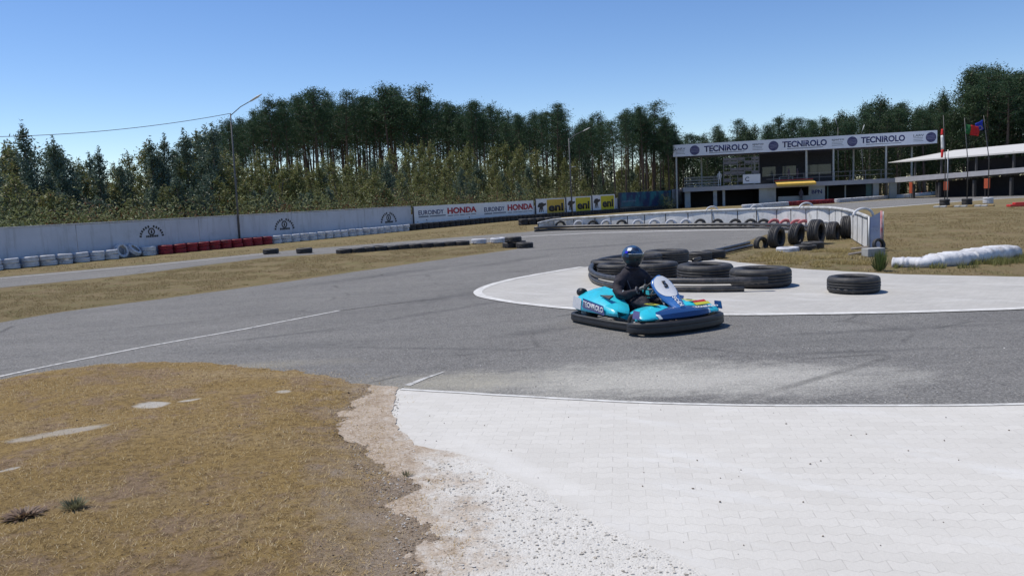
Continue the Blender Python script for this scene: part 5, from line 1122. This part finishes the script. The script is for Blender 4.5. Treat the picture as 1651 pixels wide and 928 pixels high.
# ------------------------------------------------------------------ racing kart (x forward, y left)
M_TEAL = mat('teal_bodywork', (.03, .60, .74), (.03, .52, .68), .28, 3, coat=.4, dirt=(.05, .35, .38), dscale=4)
M_BLUE = mat('blue_bodywork', (.02, .09, .30), (.02, .06, .22), .28, 3, coat=.4)
M_KWHITE = mat('white_sticker', (.78, .79, .80), (.7, .7, .72), .35, 5)
M_KYEL = mat('yellow_sticker', (.62, .55, .03), (.45, .50, .05), .4, 9)
M_KBLK = mat('black_plastic', (.014, .014, .016), (.024, .024, .026), .5, 6, dirt=(.06, .055, .05), dscale=7, dlo=.55, dhi=.85)
M_LILAC = mat('violet_sticker', (.16, .14, .32), (.10, .12, .3), .35, 6)
def m_livery():
    m, n, l, b = nodes('kart_livery'); tc = n.new('ShaderNodeTexCoord').outputs['Object']; s = n.new('ShaderNodeSeparateXYZ'); l.new(tc, s.inputs[0])
    ay = mth(n, l, 'ABSOLUTE', s.outputs[1]); w = mth(n, l, 'ADD', ay, mth(n, l, 'MULTIPLY', s.outputs[0], .55))
    c = mixc(n, l, mrange(n, l, w, .88, .90), (.012, .05, .17), (.03, .56, .70)); 
    k = mth(n, l, 'MULTIPLY', mrange(n, l, w, .845, .85), mrange(n, l, w, .88, .875)); c = mixc(n, l, k, c, (.70, .78, .80))
    c = mixc(n, l, mth(n, l, 'MULTIPLY', mrange(n, l, s.outputs[2], .155, .145), .9), c, (.012, .03, .09))
    l.new(c, b.inputs['Base Color']); b.inputs['Roughness'].default_value = .28; b.inputs['Coat Weight'].default_value = .4; return m
HEAD = R(-63); kp = G(1050, 515)
kart = thing('racing_kart', 'turquoise and blue rental kart with black bumper cornering on the track', 'kart', (1.80, 10.72, .006), HEAD)
# surround bumper: closed loop with rounded corners, bulging front
def superpath():
    P = [(.94, 0), (.92, .34), (.84, .56), (.70, .68), (.56, .665), (.46, .58), (.30, .60), (.1, .63), (-.3, .66), (-.62, .67), (-.82, .65), (-.93, .54), (-.96, .3), (-.96, 0)]
    full = P+[(x, -y) for x, y in P[-2:0:-1]]; q = [Vector((x, y, 0)) for x, y in full]; out = []
    n = len(q)
    for i in range(n):
        p0, p1, p2, p3 = q[i-1], q[i], q[(i+1) % n], q[(i+2) % n]
        for j in range(5):
            t = j/5; out.append(.5*((2*p1)+(-p0+p2)*t+(2*p0-5*p1+4*p2-p3)*t*t+(-p0+3*p1-3*p2+p3)*t**3))
    return out
sp = superpath(); bm = bmesh.new(); rings = []; n = len(sp)
sec = [(-.045, .035), (.02, .03), (.05, .06), (.052, .10), (.045, .13), (.05, .145), (.045, .18), (.015, .20), (-.04, .195), (-.05, .17), (-.05, .06)]
for i, p in enumerate(sp):
    d = (sp[(i+1) % n]-sp[i-1]).normalized(); nn = Vector((d.y, -d.x, 0)); fr = min(1, max(0, (p.x-.45)/.25)); zf = .64+.24*fr; wf = .55+.45*fr
    if nn.dot(p) < 0: nn = -nn
    rings.append([bm.verts.new(p+nn*a*wf+Vector((0, 0, z*zf))) for a, z in sec])
for i in range(n):
    for j in range(len(sec)): bm.faces.new((rings[i][j], rings[i][(j+1) % len(sec)], rings[(i+1) % n][(j+1) % len(sec)], rings[(i+1) % n][j]))
bmesh.ops.recalc_face_normals(bm, faces=bm.faces); bp = fin('bumper', bm, M_KBLK, kart, False)
bm = bmesh.new()
for y in (-.42, -.22, 0, .22, .42): bmesh.ops.create_cone(bm, cap_ends=True, segments=10, radius1=.016, radius2=.012, depth=.012, matrix=Matrix.Translation((.955-.16*abs(y)**1.8, y, .11)) @ Matrix.Rotation(PI/2, 4, 'Y'))
fin('bolt', bm, M_METAL, bp)
# floor tray, chassis
boxes('floor_tray', [((-.35, -.30, .045), (.72, .30, .055))], M_DARKM, kart)
tubes('chassis', [([Vector(p) for p in ((.75, -.3, .08), (.2, -.32, .08), (-.9, -.3, .09))], .016), ([Vector(p) for p in ((.75, .3, .08), (.2, .32, .08), (-.9, .3, .09))], .016), ([Vector((-.66, -.6, .14)), Vector((-.66, .6, .14))], .02), ([Vector((.5, -.55, .13)), Vector((.5, .55, .13))], .014), ([Vector((-.35, -.32, .09)), Vector((-.35, .32, .09))], .016)], M_METAL, kart)
# wheels
def wheel(x, y, r, w, steer=0):
    bm = bmesh.new(); h = w/2; ri = .065
    lathe(bm, [(ri, -h*.8), (r*.8, -h), (r*.96, -h*.85), (r, -h*.5), (r, h*.5), (r*.96, h*.85), (r*.8, h), (ri, h*.8)], 28)
    mw = Matrix.Translation((x, y, r)) @ Matrix.Rotation(steer, 4, 'Z') @ Matrix.Rotation(PI/2, 4, 'X'); bmesh.ops.recalc_face_normals(bm, faces=bm.faces)
    o = fin('wheel', bm, mat('kart_tyre', (.03, .03, .032), (.05, .048, .046), .6, 9, dirt=(.12, .11, .1)), kart, True); o.matrix_local = mw
    bm = bmesh.new(); lathe(bm, [(ri, -h*.75), (ri*.9, -h*.3), (.02, -h*.2), (.02, h*.2), (ri*.9, h*.3), (ri, h*.75)], 20); bmesh.ops.recalc_face_normals(bm, faces=bm.faces); fin('rim', bm, M_METAL, o, True)
wheel(-.66, .50, .14, .19); wheel(-.66, -.50, .14, .19); wheel(.50, .50, .128, .13, .12); wheel(.50, -.50, .128, .13, .12)
# side pods: high flank at the rear sweeping down to the front
def pod(sg):
    secs = []
    for x, zt_, zin, yo, yi in ((-.84, .30, .36, .60, .36), (-.74, .36, .45, .64, .33), (-.50, .37, .50, .655, .31), (-.30, .345, .47, .65, .30), (-.05, .30, .35, .645, .30), (.08, .275, .30, .64, .33), (.17, .25, .255, .63, .38), (.23, .20, .205, .60, .44)):
        secs.append([Vector((x, sg*yo, .185)), Vector((x, sg*(yo+.008), .22)), Vector((x, sg*yo, zt_-.03)), Vector((x, sg*(yo-.03), zt_)), Vector((x, sg*((yo+yi)/2), (zt_+zin)/2+.012)), Vector((x, sg*yi, zin)), Vector((x, sg*(yi-.01), zin-.04)), Vector((x, sg*yi, .12))])
    bm = bmesh.new(); loft(bm, secs); bmesh.ops.recalc_face_normals(bm, faces=bm.faces); o = fin('side_pod', bm, M_TEAL, kart, False); 
    md = o.modifiers.new('b', 'BEVEL'); md.width = .012; md.segments = 2; md.limit_method = 'ANGLE'; bake(o); return o
def side_m(x, z, sg, y=.662, tiltx=0, lean=0):
    # frame on the outer flank: local X along the travel direction as read from outside
    if sg < 0: m = Matrix(((1, 0, 0), (0, 0, -1), (0, 1, 0))).to_4x4()
    else: m = Matrix(((-1, 0, 0), (0, 0, 1), (0, 1, 0))).to_4x4()
    m.translation = (x, sg*y, z); return m @ Matrix.Rotation(tiltx, 4, 'Z') @ Matrix.Rotation(lean, 4, 'X')
def plate(name, pts, m, parent, mw, t=.003):
    bm = bmesh.new(); f = bm.faces.new([bm.verts.new((x, y, 0)) for x, y in pts]); g = bmesh.ops.extrude_face_region(bm, geom=[f])
    for v in g['geom']:
        if isinstance(v, bmesh.types.BMVert): v.co.z += t
    bmesh.ops.recalc_face_normals(bm, faces=bm.faces); o = fin(name, bm, m, parent); o.matrix_local = mw; return o
for sg in (-1, 1):
    pd = pod(sg); tl = -.10*(1 if sg < 0 else -1)
    plate('sticker', [(-.12, -.085), (.09, -.08), (.11, .075), (-.09, .09)], M_KWHITE, pd, side_m(-.68, .285, sg, .660, tl))
    plate('sticker', [(-.27, -.06), (.27, -.06), (.25, .045), (-.25, .055)], M_LILAC, pd, side_m(-.26, .27, sg, .668, tl))
    plate('sticker', [(-.26, .055), (.25, .045), (.25, .062), (-.26, .072)], M_BLUE, pd, side_m(-.26, .27, sg, .669, tl))
    plate('air_slot', [(-.12, -.03), (.10, -.045), (.10, .035)], M_BLACK, pd, Matrix.Translation((-.16, sg*.50, .405)) @ Matrix.Rotation(-sg*.5, 4, 'X') @ Matrix.Rotation(.12, 4, 'Y'), .02)
    lettering('TECNIROLO', M_KWHITE, pd, side_m(-.26, .272, sg, .672, tl), w=.49, h=.078, bold=.035, extr=.003)
    if False: plate('sticker', [(-.13, -.035), (.13, -.035), (.10, .03), (-.10, .035)], M_BLACK, pd, Matrix.Translation((-.38, sg*.46, .448)) @ Matrix.Rotation(-sg*.60, 4, 'X') @ Matrix.Rotation(.0, 4, 'Z'))
    # front flank flare in front of the pod, over the front wheel
    secs = []
    for x, zt_, yo, yi in ((.18, .24, .42, .26), (.34, .285, .44, .20), (.50, .325, .46, .16), (.61, .335, .54, .13), (.655, .325, .655, .12), (.76, .275, .645, .10), (.84, .235, .56, .10)):
        secs.append([Vector((x, sg*yo, .19)), Vector((x, sg*(yo+.005), .215)), Vector((x, sg*(yo-.05), zt_-.02)), Vector((x, sg*((yo+yi)/2), zt_+.01)), Vector((x, sg*yi, zt_+.005)), Vector((x, sg*yi, zt_-.03)), Vector((x, sg*((yo+yi)/2), zt_-.03)), Vector((x, sg*(yo-.06), .195))])
    bm = bmesh.new(); loft(bm, secs); bmesh.ops.recalc_face_normals(bm, faces=bm.faces); fo = fin('front_fender', bm, M_TEAL, kart); md = fo.modifiers.new('b', 'SUBSURF'); md.levels = 1; md.render_levels = 1; bake(fo)
    plate('sticker', [(-.11, -.04), (.10, -.05), (.13, .03), (-.08, .05)], M_KYEL, fo, Matrix.Translation((.55, sg*.30, .350)) @ Matrix.Rotation(-.02, 4, 'Y'))
    plate('sticker', [(-.05, -.012), (.07, -.012), (.05, .014), (-.03, .014)], M_BLACK, fo, Matrix.Translation((.55, sg*.31, .355)) @ Matrix.Rotation(-.02, 4, 'Y'))
    plate('sticker', [(-.07, -.05), (.08, -.05), (.07, .05), (-.06, .055)], M_LILAC if sg < 0 else M_BLUE, fo, side_m(.71, .265, sg, .664, 0, -.12))
# nose cone across the front
secs = []
for y in np.linspace(-.62, .62, 17):
    e = abs(y)/.62; xf = .955-.20*e**2.4; zt_ = .25+.035*(1-e**2)-.05*e**6; xb = .60+.02*e; 
    secs.append([Vector((xf-.075, y, .175)), Vector((xf-.030, y, .205)), Vector((xf-.055, y, zt_-.02)), Vector((xf-.13, y, zt_+.012)), Vector(((xf+xb)/2-.06, y, zt_+.035*(1-e))), Vector((xb, y, zt_+.02)), Vector((xb, y, zt_-.03)), Vector((xf-.12, y, .18))])
bm = bmesh.new(); loft(bm, secs); bmesh.ops.recalc_face_normals(bm, faces=bm.faces); nose = fin('nose_cone', bm, m_livery(), kart, True)
lettering('TECNIROLO', M_KWHITE, nose, Matrix.Translation((.845, .33, .290)) @ Matrix.Rotation(R(90)-.20, 4, 'Z') @ Matrix.Rotation(.25, 4, 'X'), w=.36, h=.05, bold=.03, extr=.003)
plate('sticker', [(-.12, -.03), (.12, -.03), (.12, .03), (-.12, .03)], M_KYEL, nose, Matrix.Translation((.745, .36, .318)) @ Matrix.Rotation(.42, 4, 'Y') @ Matrix.Rotation(R(90), 4, 'Z'))
plate('sticker', [(-.10, -.025), (.10, -.03), (.10, .025), (-.10, .02)], M_RED, nose, Matrix.Translation((.69, .36, .340)) @ Matrix.Rotation(.42, 4, 'Y') @ Matrix.Rotation(R(90), 4, 'Z'), .004)
for o in kart.children:
    if o.name.split('.')[0] in ('side_pod', 'front_fender', 'bumper', 'nose_cone'):
        o.data.polygons.foreach_set('use_smooth', [True]*len(o.data.polygons)); o.data.set_sharp_from_angle(angle=R(24))
# front shield with number panel: stem rising from the nose to the wheel, hooded top
secs = []
for t in np.linspace(0, 1, 15):
    x = .80-.50*t**.92; z = .275+.385*t**.95-.035*math.sin(PI*t); w = .095+.075*math.sin(min(1, t*1.15)*PI*.62)**2; 
    if t > .82: w *= math.sqrt(max(.05, 1-((t-.82)/.19)**2))
    d = Vector((-.50, 0, .36)).normalized(); nrm = Vector((.36, 0, .50)).normalized(); c = Vector((x, 0, z))
    secs.append([c+Vector((0, y*w, 0))+nrm*(.035*(1-(y)**2)-b*.022) for y, b in ((-1, 0), (-.75, 0), (-.4, 0), (0, 0), (.4, 0), (.75, 0), (1, 0), (1, 1), (.4, 1), (0, 1), (-.4, 1), (-1, 1))])
bm = bmesh.new(); loft(bm, secs); bmesh.ops.recalc_face_normals(bm, faces=bm.faces); shield = fin('front_panel', bm, mat('panel_blue', (.03, .13, .40), (.06, .20, .50), .3, 5, coat=.3), kart, True)
# plates follow the shield surface
def shield_pt(t, y, lift=.004):
    x = .80-.50*t**.92; z = .275+.385*t**.95-.035*math.sin(PI*t); w = .095+.075*math.sin(min(1, t*1.15)*PI*.62)**2; nrm = Vector((.36, 0, .50)).normalized()
    return Vector((x, y*w, z))+nrm*(.035*(1-y*y)+lift)
def shield_patch(name, t0, t1, yw, m, parent, lift=.004, shape='round'):
    bm = bmesh.new(); rows = []
    for i in range(13):
        u = i/12; t = t0+(t1-t0)*u; k = math.sqrt(max(.02, 1-(2*u-1)**2)) if shape == 'round' else 1; k = k**.6
        rows.append([bm.verts.new(shield_pt(t, yw*k*v, lift)) for v in np.linspace(-1, 1, 9)])
    for i in range(12):
        for j in range(8): bm.faces.new((rows[i][j], rows[i][j+1], rows[i+1][j+1], rows[i+1][j]))
    bmesh.ops.recalc_face_normals(bm, faces=bm.faces); return fin(name, bm, m, parent, True)
shield_patch('number_plate', .40, .965, .90, M_KWHITE, shield)
c = shield_pt(.74, 0, .010); up = (shield_pt(.9, 0)-shield_pt(.6, 0)).normalized(); nr = Vector((1, 0, 0)); zax = Vector((0, 1, 0)).cross(up).normalized(); xa = up.cross(zax).normalized()
if zax.x < 0: zax = -zax
xa = up.cross(zax).normalized(); mm = Matrix((xa, up, zax)).transposed().to_4x4()
mm.translation = c; lettering('5', M_BLACK, shield, mm, h=.115, bold=.03, extr=.004)
c = shield_pt(.21, 0, .008); m2 = Matrix((up*-1, xa, zax)).transposed().to_4x4(); m2.translation = c; up2 = (shield_pt(.42, 0)-shield_pt(.08, 0)).normalized(); z2 = up2.cross(Vector((0, 1, 0))).normalized(); z2 = z2 if z2.x > 0 else -z2
m2 = Matrix((-up2, z2.cross(-up2), z2)).transposed().to_4x4(); m2.translation = c; lettering('SODI', M_KWHITE, shield, m2, w=.20, h=.065, bold=.03, extr=.004)
# steering wheel and column
sc = Vector((.22, 0, .50)); ax = Vector((-.62, 0, .52)).normalized(); u_ = Vector((0, 1, 0)); v_ = ax.cross(u_).normalized()
ring = [sc+u_*(.155*math.cos(a))+v_*(.145*math.sin(a)) for a in np.linspace(0, 2*PI, 25)]
sw = tubes('steering_wheel', [(ring, .016)], M_KBLK, kart); tubes('spoke', [([sc-u_*.15, sc-ax*.02, sc+u_*.15], .011), ([sc, sc-v_*.14 if v_.z > 0 else sc+v_*.14], .011)], M_METAL, sw)
tubes('steering_column', [([sc, Vector((.62, 0, .12))], .012)], M_METAL, kart)
# seat
bm = bmesh.new(); secs = []
for x, z, w, hgt_ in ((.02, .13, .17, .05), (-.10, .085, .185, .10), (-.25, .07, .19, .16), (-.36, .13, .19, .17), (-.43, .28, .185, .10), (-.49, .45, .17, .06), (-.52, .56, .13, .03)):
    k = 1 if x > -.3 else 0; nrm = Vector((0, 0, 1)) if k else Vector((.9, 0, .3)); secs.append([Vector((x, y*w, z))+nrm*(hgt_*abs(y)**3) for y in np.linspace(-1, 1, 9)]+[Vector((x-.012, y*(w+.008), z-.012))+nrm*(hgt_*abs(y)**3) for y in np.linspace(1, -1, 9)])
loft(bm, secs); bmesh.ops.recalc_face_normals(bm, faces=bm.faces); fin('seat', bm, M_KBLK, kart, True)
# engine on the right behind the driver, exhaust, fuel tank, pedals
eng = boxes('engine', [((-.62, -.42, .10), (-.36, -.22, .30)), ((-.58, -.40, .30), (-.42, -.26, .38))]+[((-.60+.03*i, -.43, .14), (-.59+.03*i, -.21, .29)) for i in range(7)], M_DARKM, kart, .008)
bm = bmesh.new(); lathe(bm, [(.001, -.06), (.055, -.06), (.06, 0), (.055, .06), (.001, .06)], 16, mw=Matrix.Translation((-.80, -.50, .41)) @ Matrix.Rotation(PI/2, 4, 'Y')); bmesh.ops.recalc_face_normals(bm, faces=bm.faces); fin('air_filter', bm, M_KBLK, eng, True)
boxes('fuel_tank', [((.02, -.11, .06), (.26, .11, .19))], mat('tank_plastic', (.5, .48, .42), None, .5), kart, .02)
tubes('pedals', [([Vector((.62, s_*.17, .07)), Vector((.63, s_*.17, .2))], .01) for s_ in (-1, 1)], M_METAL, kart)
tubes('exhaust', [([Vector((-.5, .2, .2)), Vector((-.7, .25, .22)), Vector((-.85, .1, .22))], .035)], M_METAL, kart)
tubes('rear_frame', [([Vector((-.86, -.5, .22)), Vector((-.92, -.3, .30)), Vector((-.92, .3, .30)), Vector((-.86, .5, .22))], .015)], M_DARKM, kart)

# ------------------------------------------------------------------ driver
M_SUIT = mat('black_racing_suit', (.015, .013, .020), (.034, .030, .042), .75, 9, bmp=.8, bscale=16, spec=.3)
bx = lambda x, y, z: (x, y, z)
J = [(bx(-.26, 0, .22), (.19, .14)), (bx(-.29, 0, .36), (.185, .145)), (bx(-.305, 0, .50), (.205, .150)), (bx(-.295, 0, .62), (.185, .125)), (bx(-.270, 0, .735), .088), (bx(-.255, 0, .82), .075),
     (bx(-.29, .19, .62), .100), (bx(-.17, .335, .45), .078), (bx(.00, .31, .41), .066), (bx(.15, .18, .50), .040),
     (bx(-.29, -.19, .62), .100), (bx(-.17, -.335, .45), .078), (bx(.00, -.31, .41), .066), (bx(.15, -.18, .50), .040),
     (bx(-.14, .12, .19), .115), (bx(.06, .18, .29), .098), (bx(.24, .21, .36), .080), (bx(.42, .19, .22), .062), (bx(.55, .17, .13), .045),
     (bx(-.14, -.12, .19), .115), (bx(.06, -.18, .29), .098), (bx(.24, -.21, .36), .080), (bx(.42, -.19, .22), .062), (bx(.55, -.17, .13), .045)]
E = [(0, 1), (1, 2), (2, 3), (3, 4), (4, 5), (3, 6), (6, 7), (7, 8), (8, 9), (3, 10), (10, 11), (11, 12), (12, 13), (0, 14), (14, 15), (15, 16), (16, 17), (17, 18), (0, 19), (19, 20), (20, 21), (21, 22), (22, 23)]
drv = skin_figure('person', J, E, M_SUIT); drv.location = kart.location+Vector((0, 0, .0)); drv.rotation_euler = (0, 0, HEAD)
# cloth folds, deepest at elbows, waist and shoulders
for v in drv.data.vertices:
    c = v.co; w = 1.0
    q = Vector((c.x*7+noise.noise(c*4)*1.2, c.y*6, c.z*15)); f = (1-abs(noise.noise(q))*3.0)*.015+(1-abs(noise.noise(c*26))*3)*.006-.010
    v.co = c+v.normal*f
def ring_of(p, ax_, r_, n_=16): 
    a_ = ax_.cross(Vector((0, 0, 1))).normalized(); b_ = a_.cross(ax_).normalized(); return [p+a_*r_*math.cos(t)+b_*r_*math.sin(t) for t in np.linspace(0, 2*PI, n_)]
M_TRIM = mat('suit_trim', (.10, .095, .11), (.2, .19, .2), .7, 20)
tubes('collar', [(ring_of(Vector((-.262, 0, .755)), Vector((.1, 0, 1)), .092), .018)], M_SUIT, drv)
for sg in (-1, 1): tubes('cuff', [(ring_of(Vector((.115, sg*.200, .482)), Vector((.75, -sg*.6, .35)).normalized(), .046), .012)], M_TRIM, drv)
tubes('seat_belt_seam', [([Vector((-.20, -.15, .62)), Vector((-.155, -.13, .50)), Vector((-.12, -.10, .36))], .006), ([Vector((-.20, .15, .62)), Vector((-.155, .13, .50)), Vector((-.12, .10, .36))], .006)], M_TRIM, drv)
tag(drv, 'kart driver in black racing suit and dark helmet leaning at the steering wheel', 'person')
# gloves: palm and five separate curled fingers closing on the rim
def glove(sg):
    bm_objs = []; w = Vector((.15, sg*.175, .50)); rimp = sc+u_*(sg*.152)+v_*(.02); 
    joints = [((.14, sg*.18, .497), .033), ((.175, sg*.172, .515), (.040, .026)), ((.205, sg*.165, .53), (.040, .024))]; edges = [(0, 1), (1, 2)]
    parts = [(joints, edges)]
    across = Vector((.35, 0, .9)).normalized(); 
    for i in range(4):
        b = Vector((.20, sg*.165, .53))+across*(-.032+.021*i); ln = (.022, .026, .027, .023)[3-i]
        f1 = b+Vector((.020, -sg*.004, .004)); f2 = f1+Vector((.010, -sg*ln, -.002)); f3 = f2+Vector((-.018, -sg*.012, -.006))
        parts.append(([(tuple(b), .0105), (tuple(f1), .010), (tuple(f2), .009), (tuple(f3), .008)], [(0, 1), (1, 2), (2, 3)]))
    tb = Vector((.165, sg*.155, .53)); parts.append(([(tuple(tb), .012), (tuple(tb+Vector((.012, -sg*.022, .014))), .0105), (tuple(tb+Vector((.034, -sg*.036, .012))), .009)], [(0, 1), (1, 2)]))
    mes = []
    for j, e in parts:
        o = skin_figure('f', j, e, None, None, 0, 1); mes.append(o)
    bm = bmesh.new()
    for o in mes: bm.from_mesh(o.data); bpy.data.objects.remove(o)
    g = fin('glove', bm, mat('grey_glove', (.07, .07, .07), (.42, .40, .37), .7, 16), drv, True); return g
glove(1); glove(-1)
def shoe(sg):
    bm = bmesh.new(); secs = []
    for t, z0, z1, w in ((-.06, .075, .15, .035), (0, .065, .17, .045), (.07, .065, .145, .046), (.14, .07, .125, .044), (.18, .085, .115, .03)):
        secs.append([Vector((.54+t, sg*.17+w*math.cos(a), (z0+z1)/2+(z1-z0)/2*math.sin(a)+t*.35)) for a in np.linspace(0, 2*PI, 11)[:-1]])
    loft(bm, secs); bmesh.ops.recalc_face_normals(bm, faces=bm.faces); fin('shoe', bm, mat('white_shoe', (.66, .62, .60), (.5, .3, .25), .6, 7), drv, True)
shoe(1); shoe(-1)
# helmet with visor and face inside
hc = Vector((-.255, 0, .915)); bm = bmesh.new(); bmesh.ops.create_uvsphere(bm, u_segments=32, v_segments=22, radius=1)
for v in bm.verts:
    x, y, z = v.co; chin = max(0, -z); v.co = Vector((x*(.160+.022*chin*(1 if x > 0 else 0)), y*(.136-.016*chin), z*(.145 if z > 0 else .155)))
bmesh.ops.delete(bm, geom=[v for v in bm.verts if v.co.z < -.140], context='VERTS'); bmesh.ops.recalc_face_normals(bm, faces=bm.faces)
def m_helmet():
    m, n, l, b = nodes('helmet_paint'); tc = n.new('ShaderNodeTexCoord').outputs['Object']; s = n.new('ShaderNodeSeparateXYZ'); l.new(tc, s.inputs[0])
    f = noi(n, l, stretch(n, l, tc, .09, .03), 1.0, 3, .5, .47, .53, 1.5); c = mixc(n, l, f, (.010, .022, .06), (.03, .10, .22))
    c = mixc(n, l, mrange(n, l, s.outputs[2], .0, -.01), c, (.02, .025, .035)); l.new(c, b.inputs['Base Color']); b.inputs['Roughness'].default_value = .38; b.inputs['Coat Weight'].default_value = .15; return m
hel = fin('helmet', bm, m_helmet(), drv, True); hel.location = hc; hel.rotation_euler = (0, .05, .22)
bm = bmesh.new(); rows = []
for i in range(9):
    z = -.052+.088*i/8; k = math.sqrt(1-(z/.15)**2); rows.append([bm.verts.new((math.cos(a)*.167*k, math.sin(a)*.143*k, z)) for a in np.linspace(-1.25, 1.25, 19)])
for i in range(8):
    for j in range(18): bm.faces.new((rows[i][j], rows[i][j+1], rows[i+1][j+1], rows[i+1][j]))
vis_ = fin('visor', bm, mat('visor_glass', (.012, .022, .026), None, .22), hel, True)
tubes('visor_rim', [([Vector((math.cos(a)*.168*.97, math.sin(a)*.144*.97, .040)) for a in np.linspace(-1.3, 1.3, 19)], .005)], mat('rim_grey', (.45, .48, .5), None, .3), hel)
plate('sticker', [(-.035, -.02), (.03, -.025), (.04, .02), (-.03, .028)], M_KWHITE, hel, Matrix.Translation((.045, -.110, .098)) @ Matrix.Rotation(.95, 4, 'X') @ Matrix.Rotation(.2, 4, 'Z'), .006)
plate('sticker', [(-.03, -.016), (.02, -.02), (.025, .016), (-.02, .02)], mat('blue_sticker', (.03, .03, .65), None, .3), hel, Matrix.Translation((.01, -.130, .062)) @ Matrix.Rotation(1.15, 4, 'X') @ Matrix.Rotation(.1, 4, 'Z'), .006)
plate('stripe', [(-.05, -.006), (.05, -.004), (.04, .006), (-.05, .006)], M_KWHITE, drv, Matrix.Translation((-.03, -.345, .46)) @ Matrix.Rotation(R(90), 4, 'X') @ Matrix.Rotation(.7, 4, 'Z'), .004)
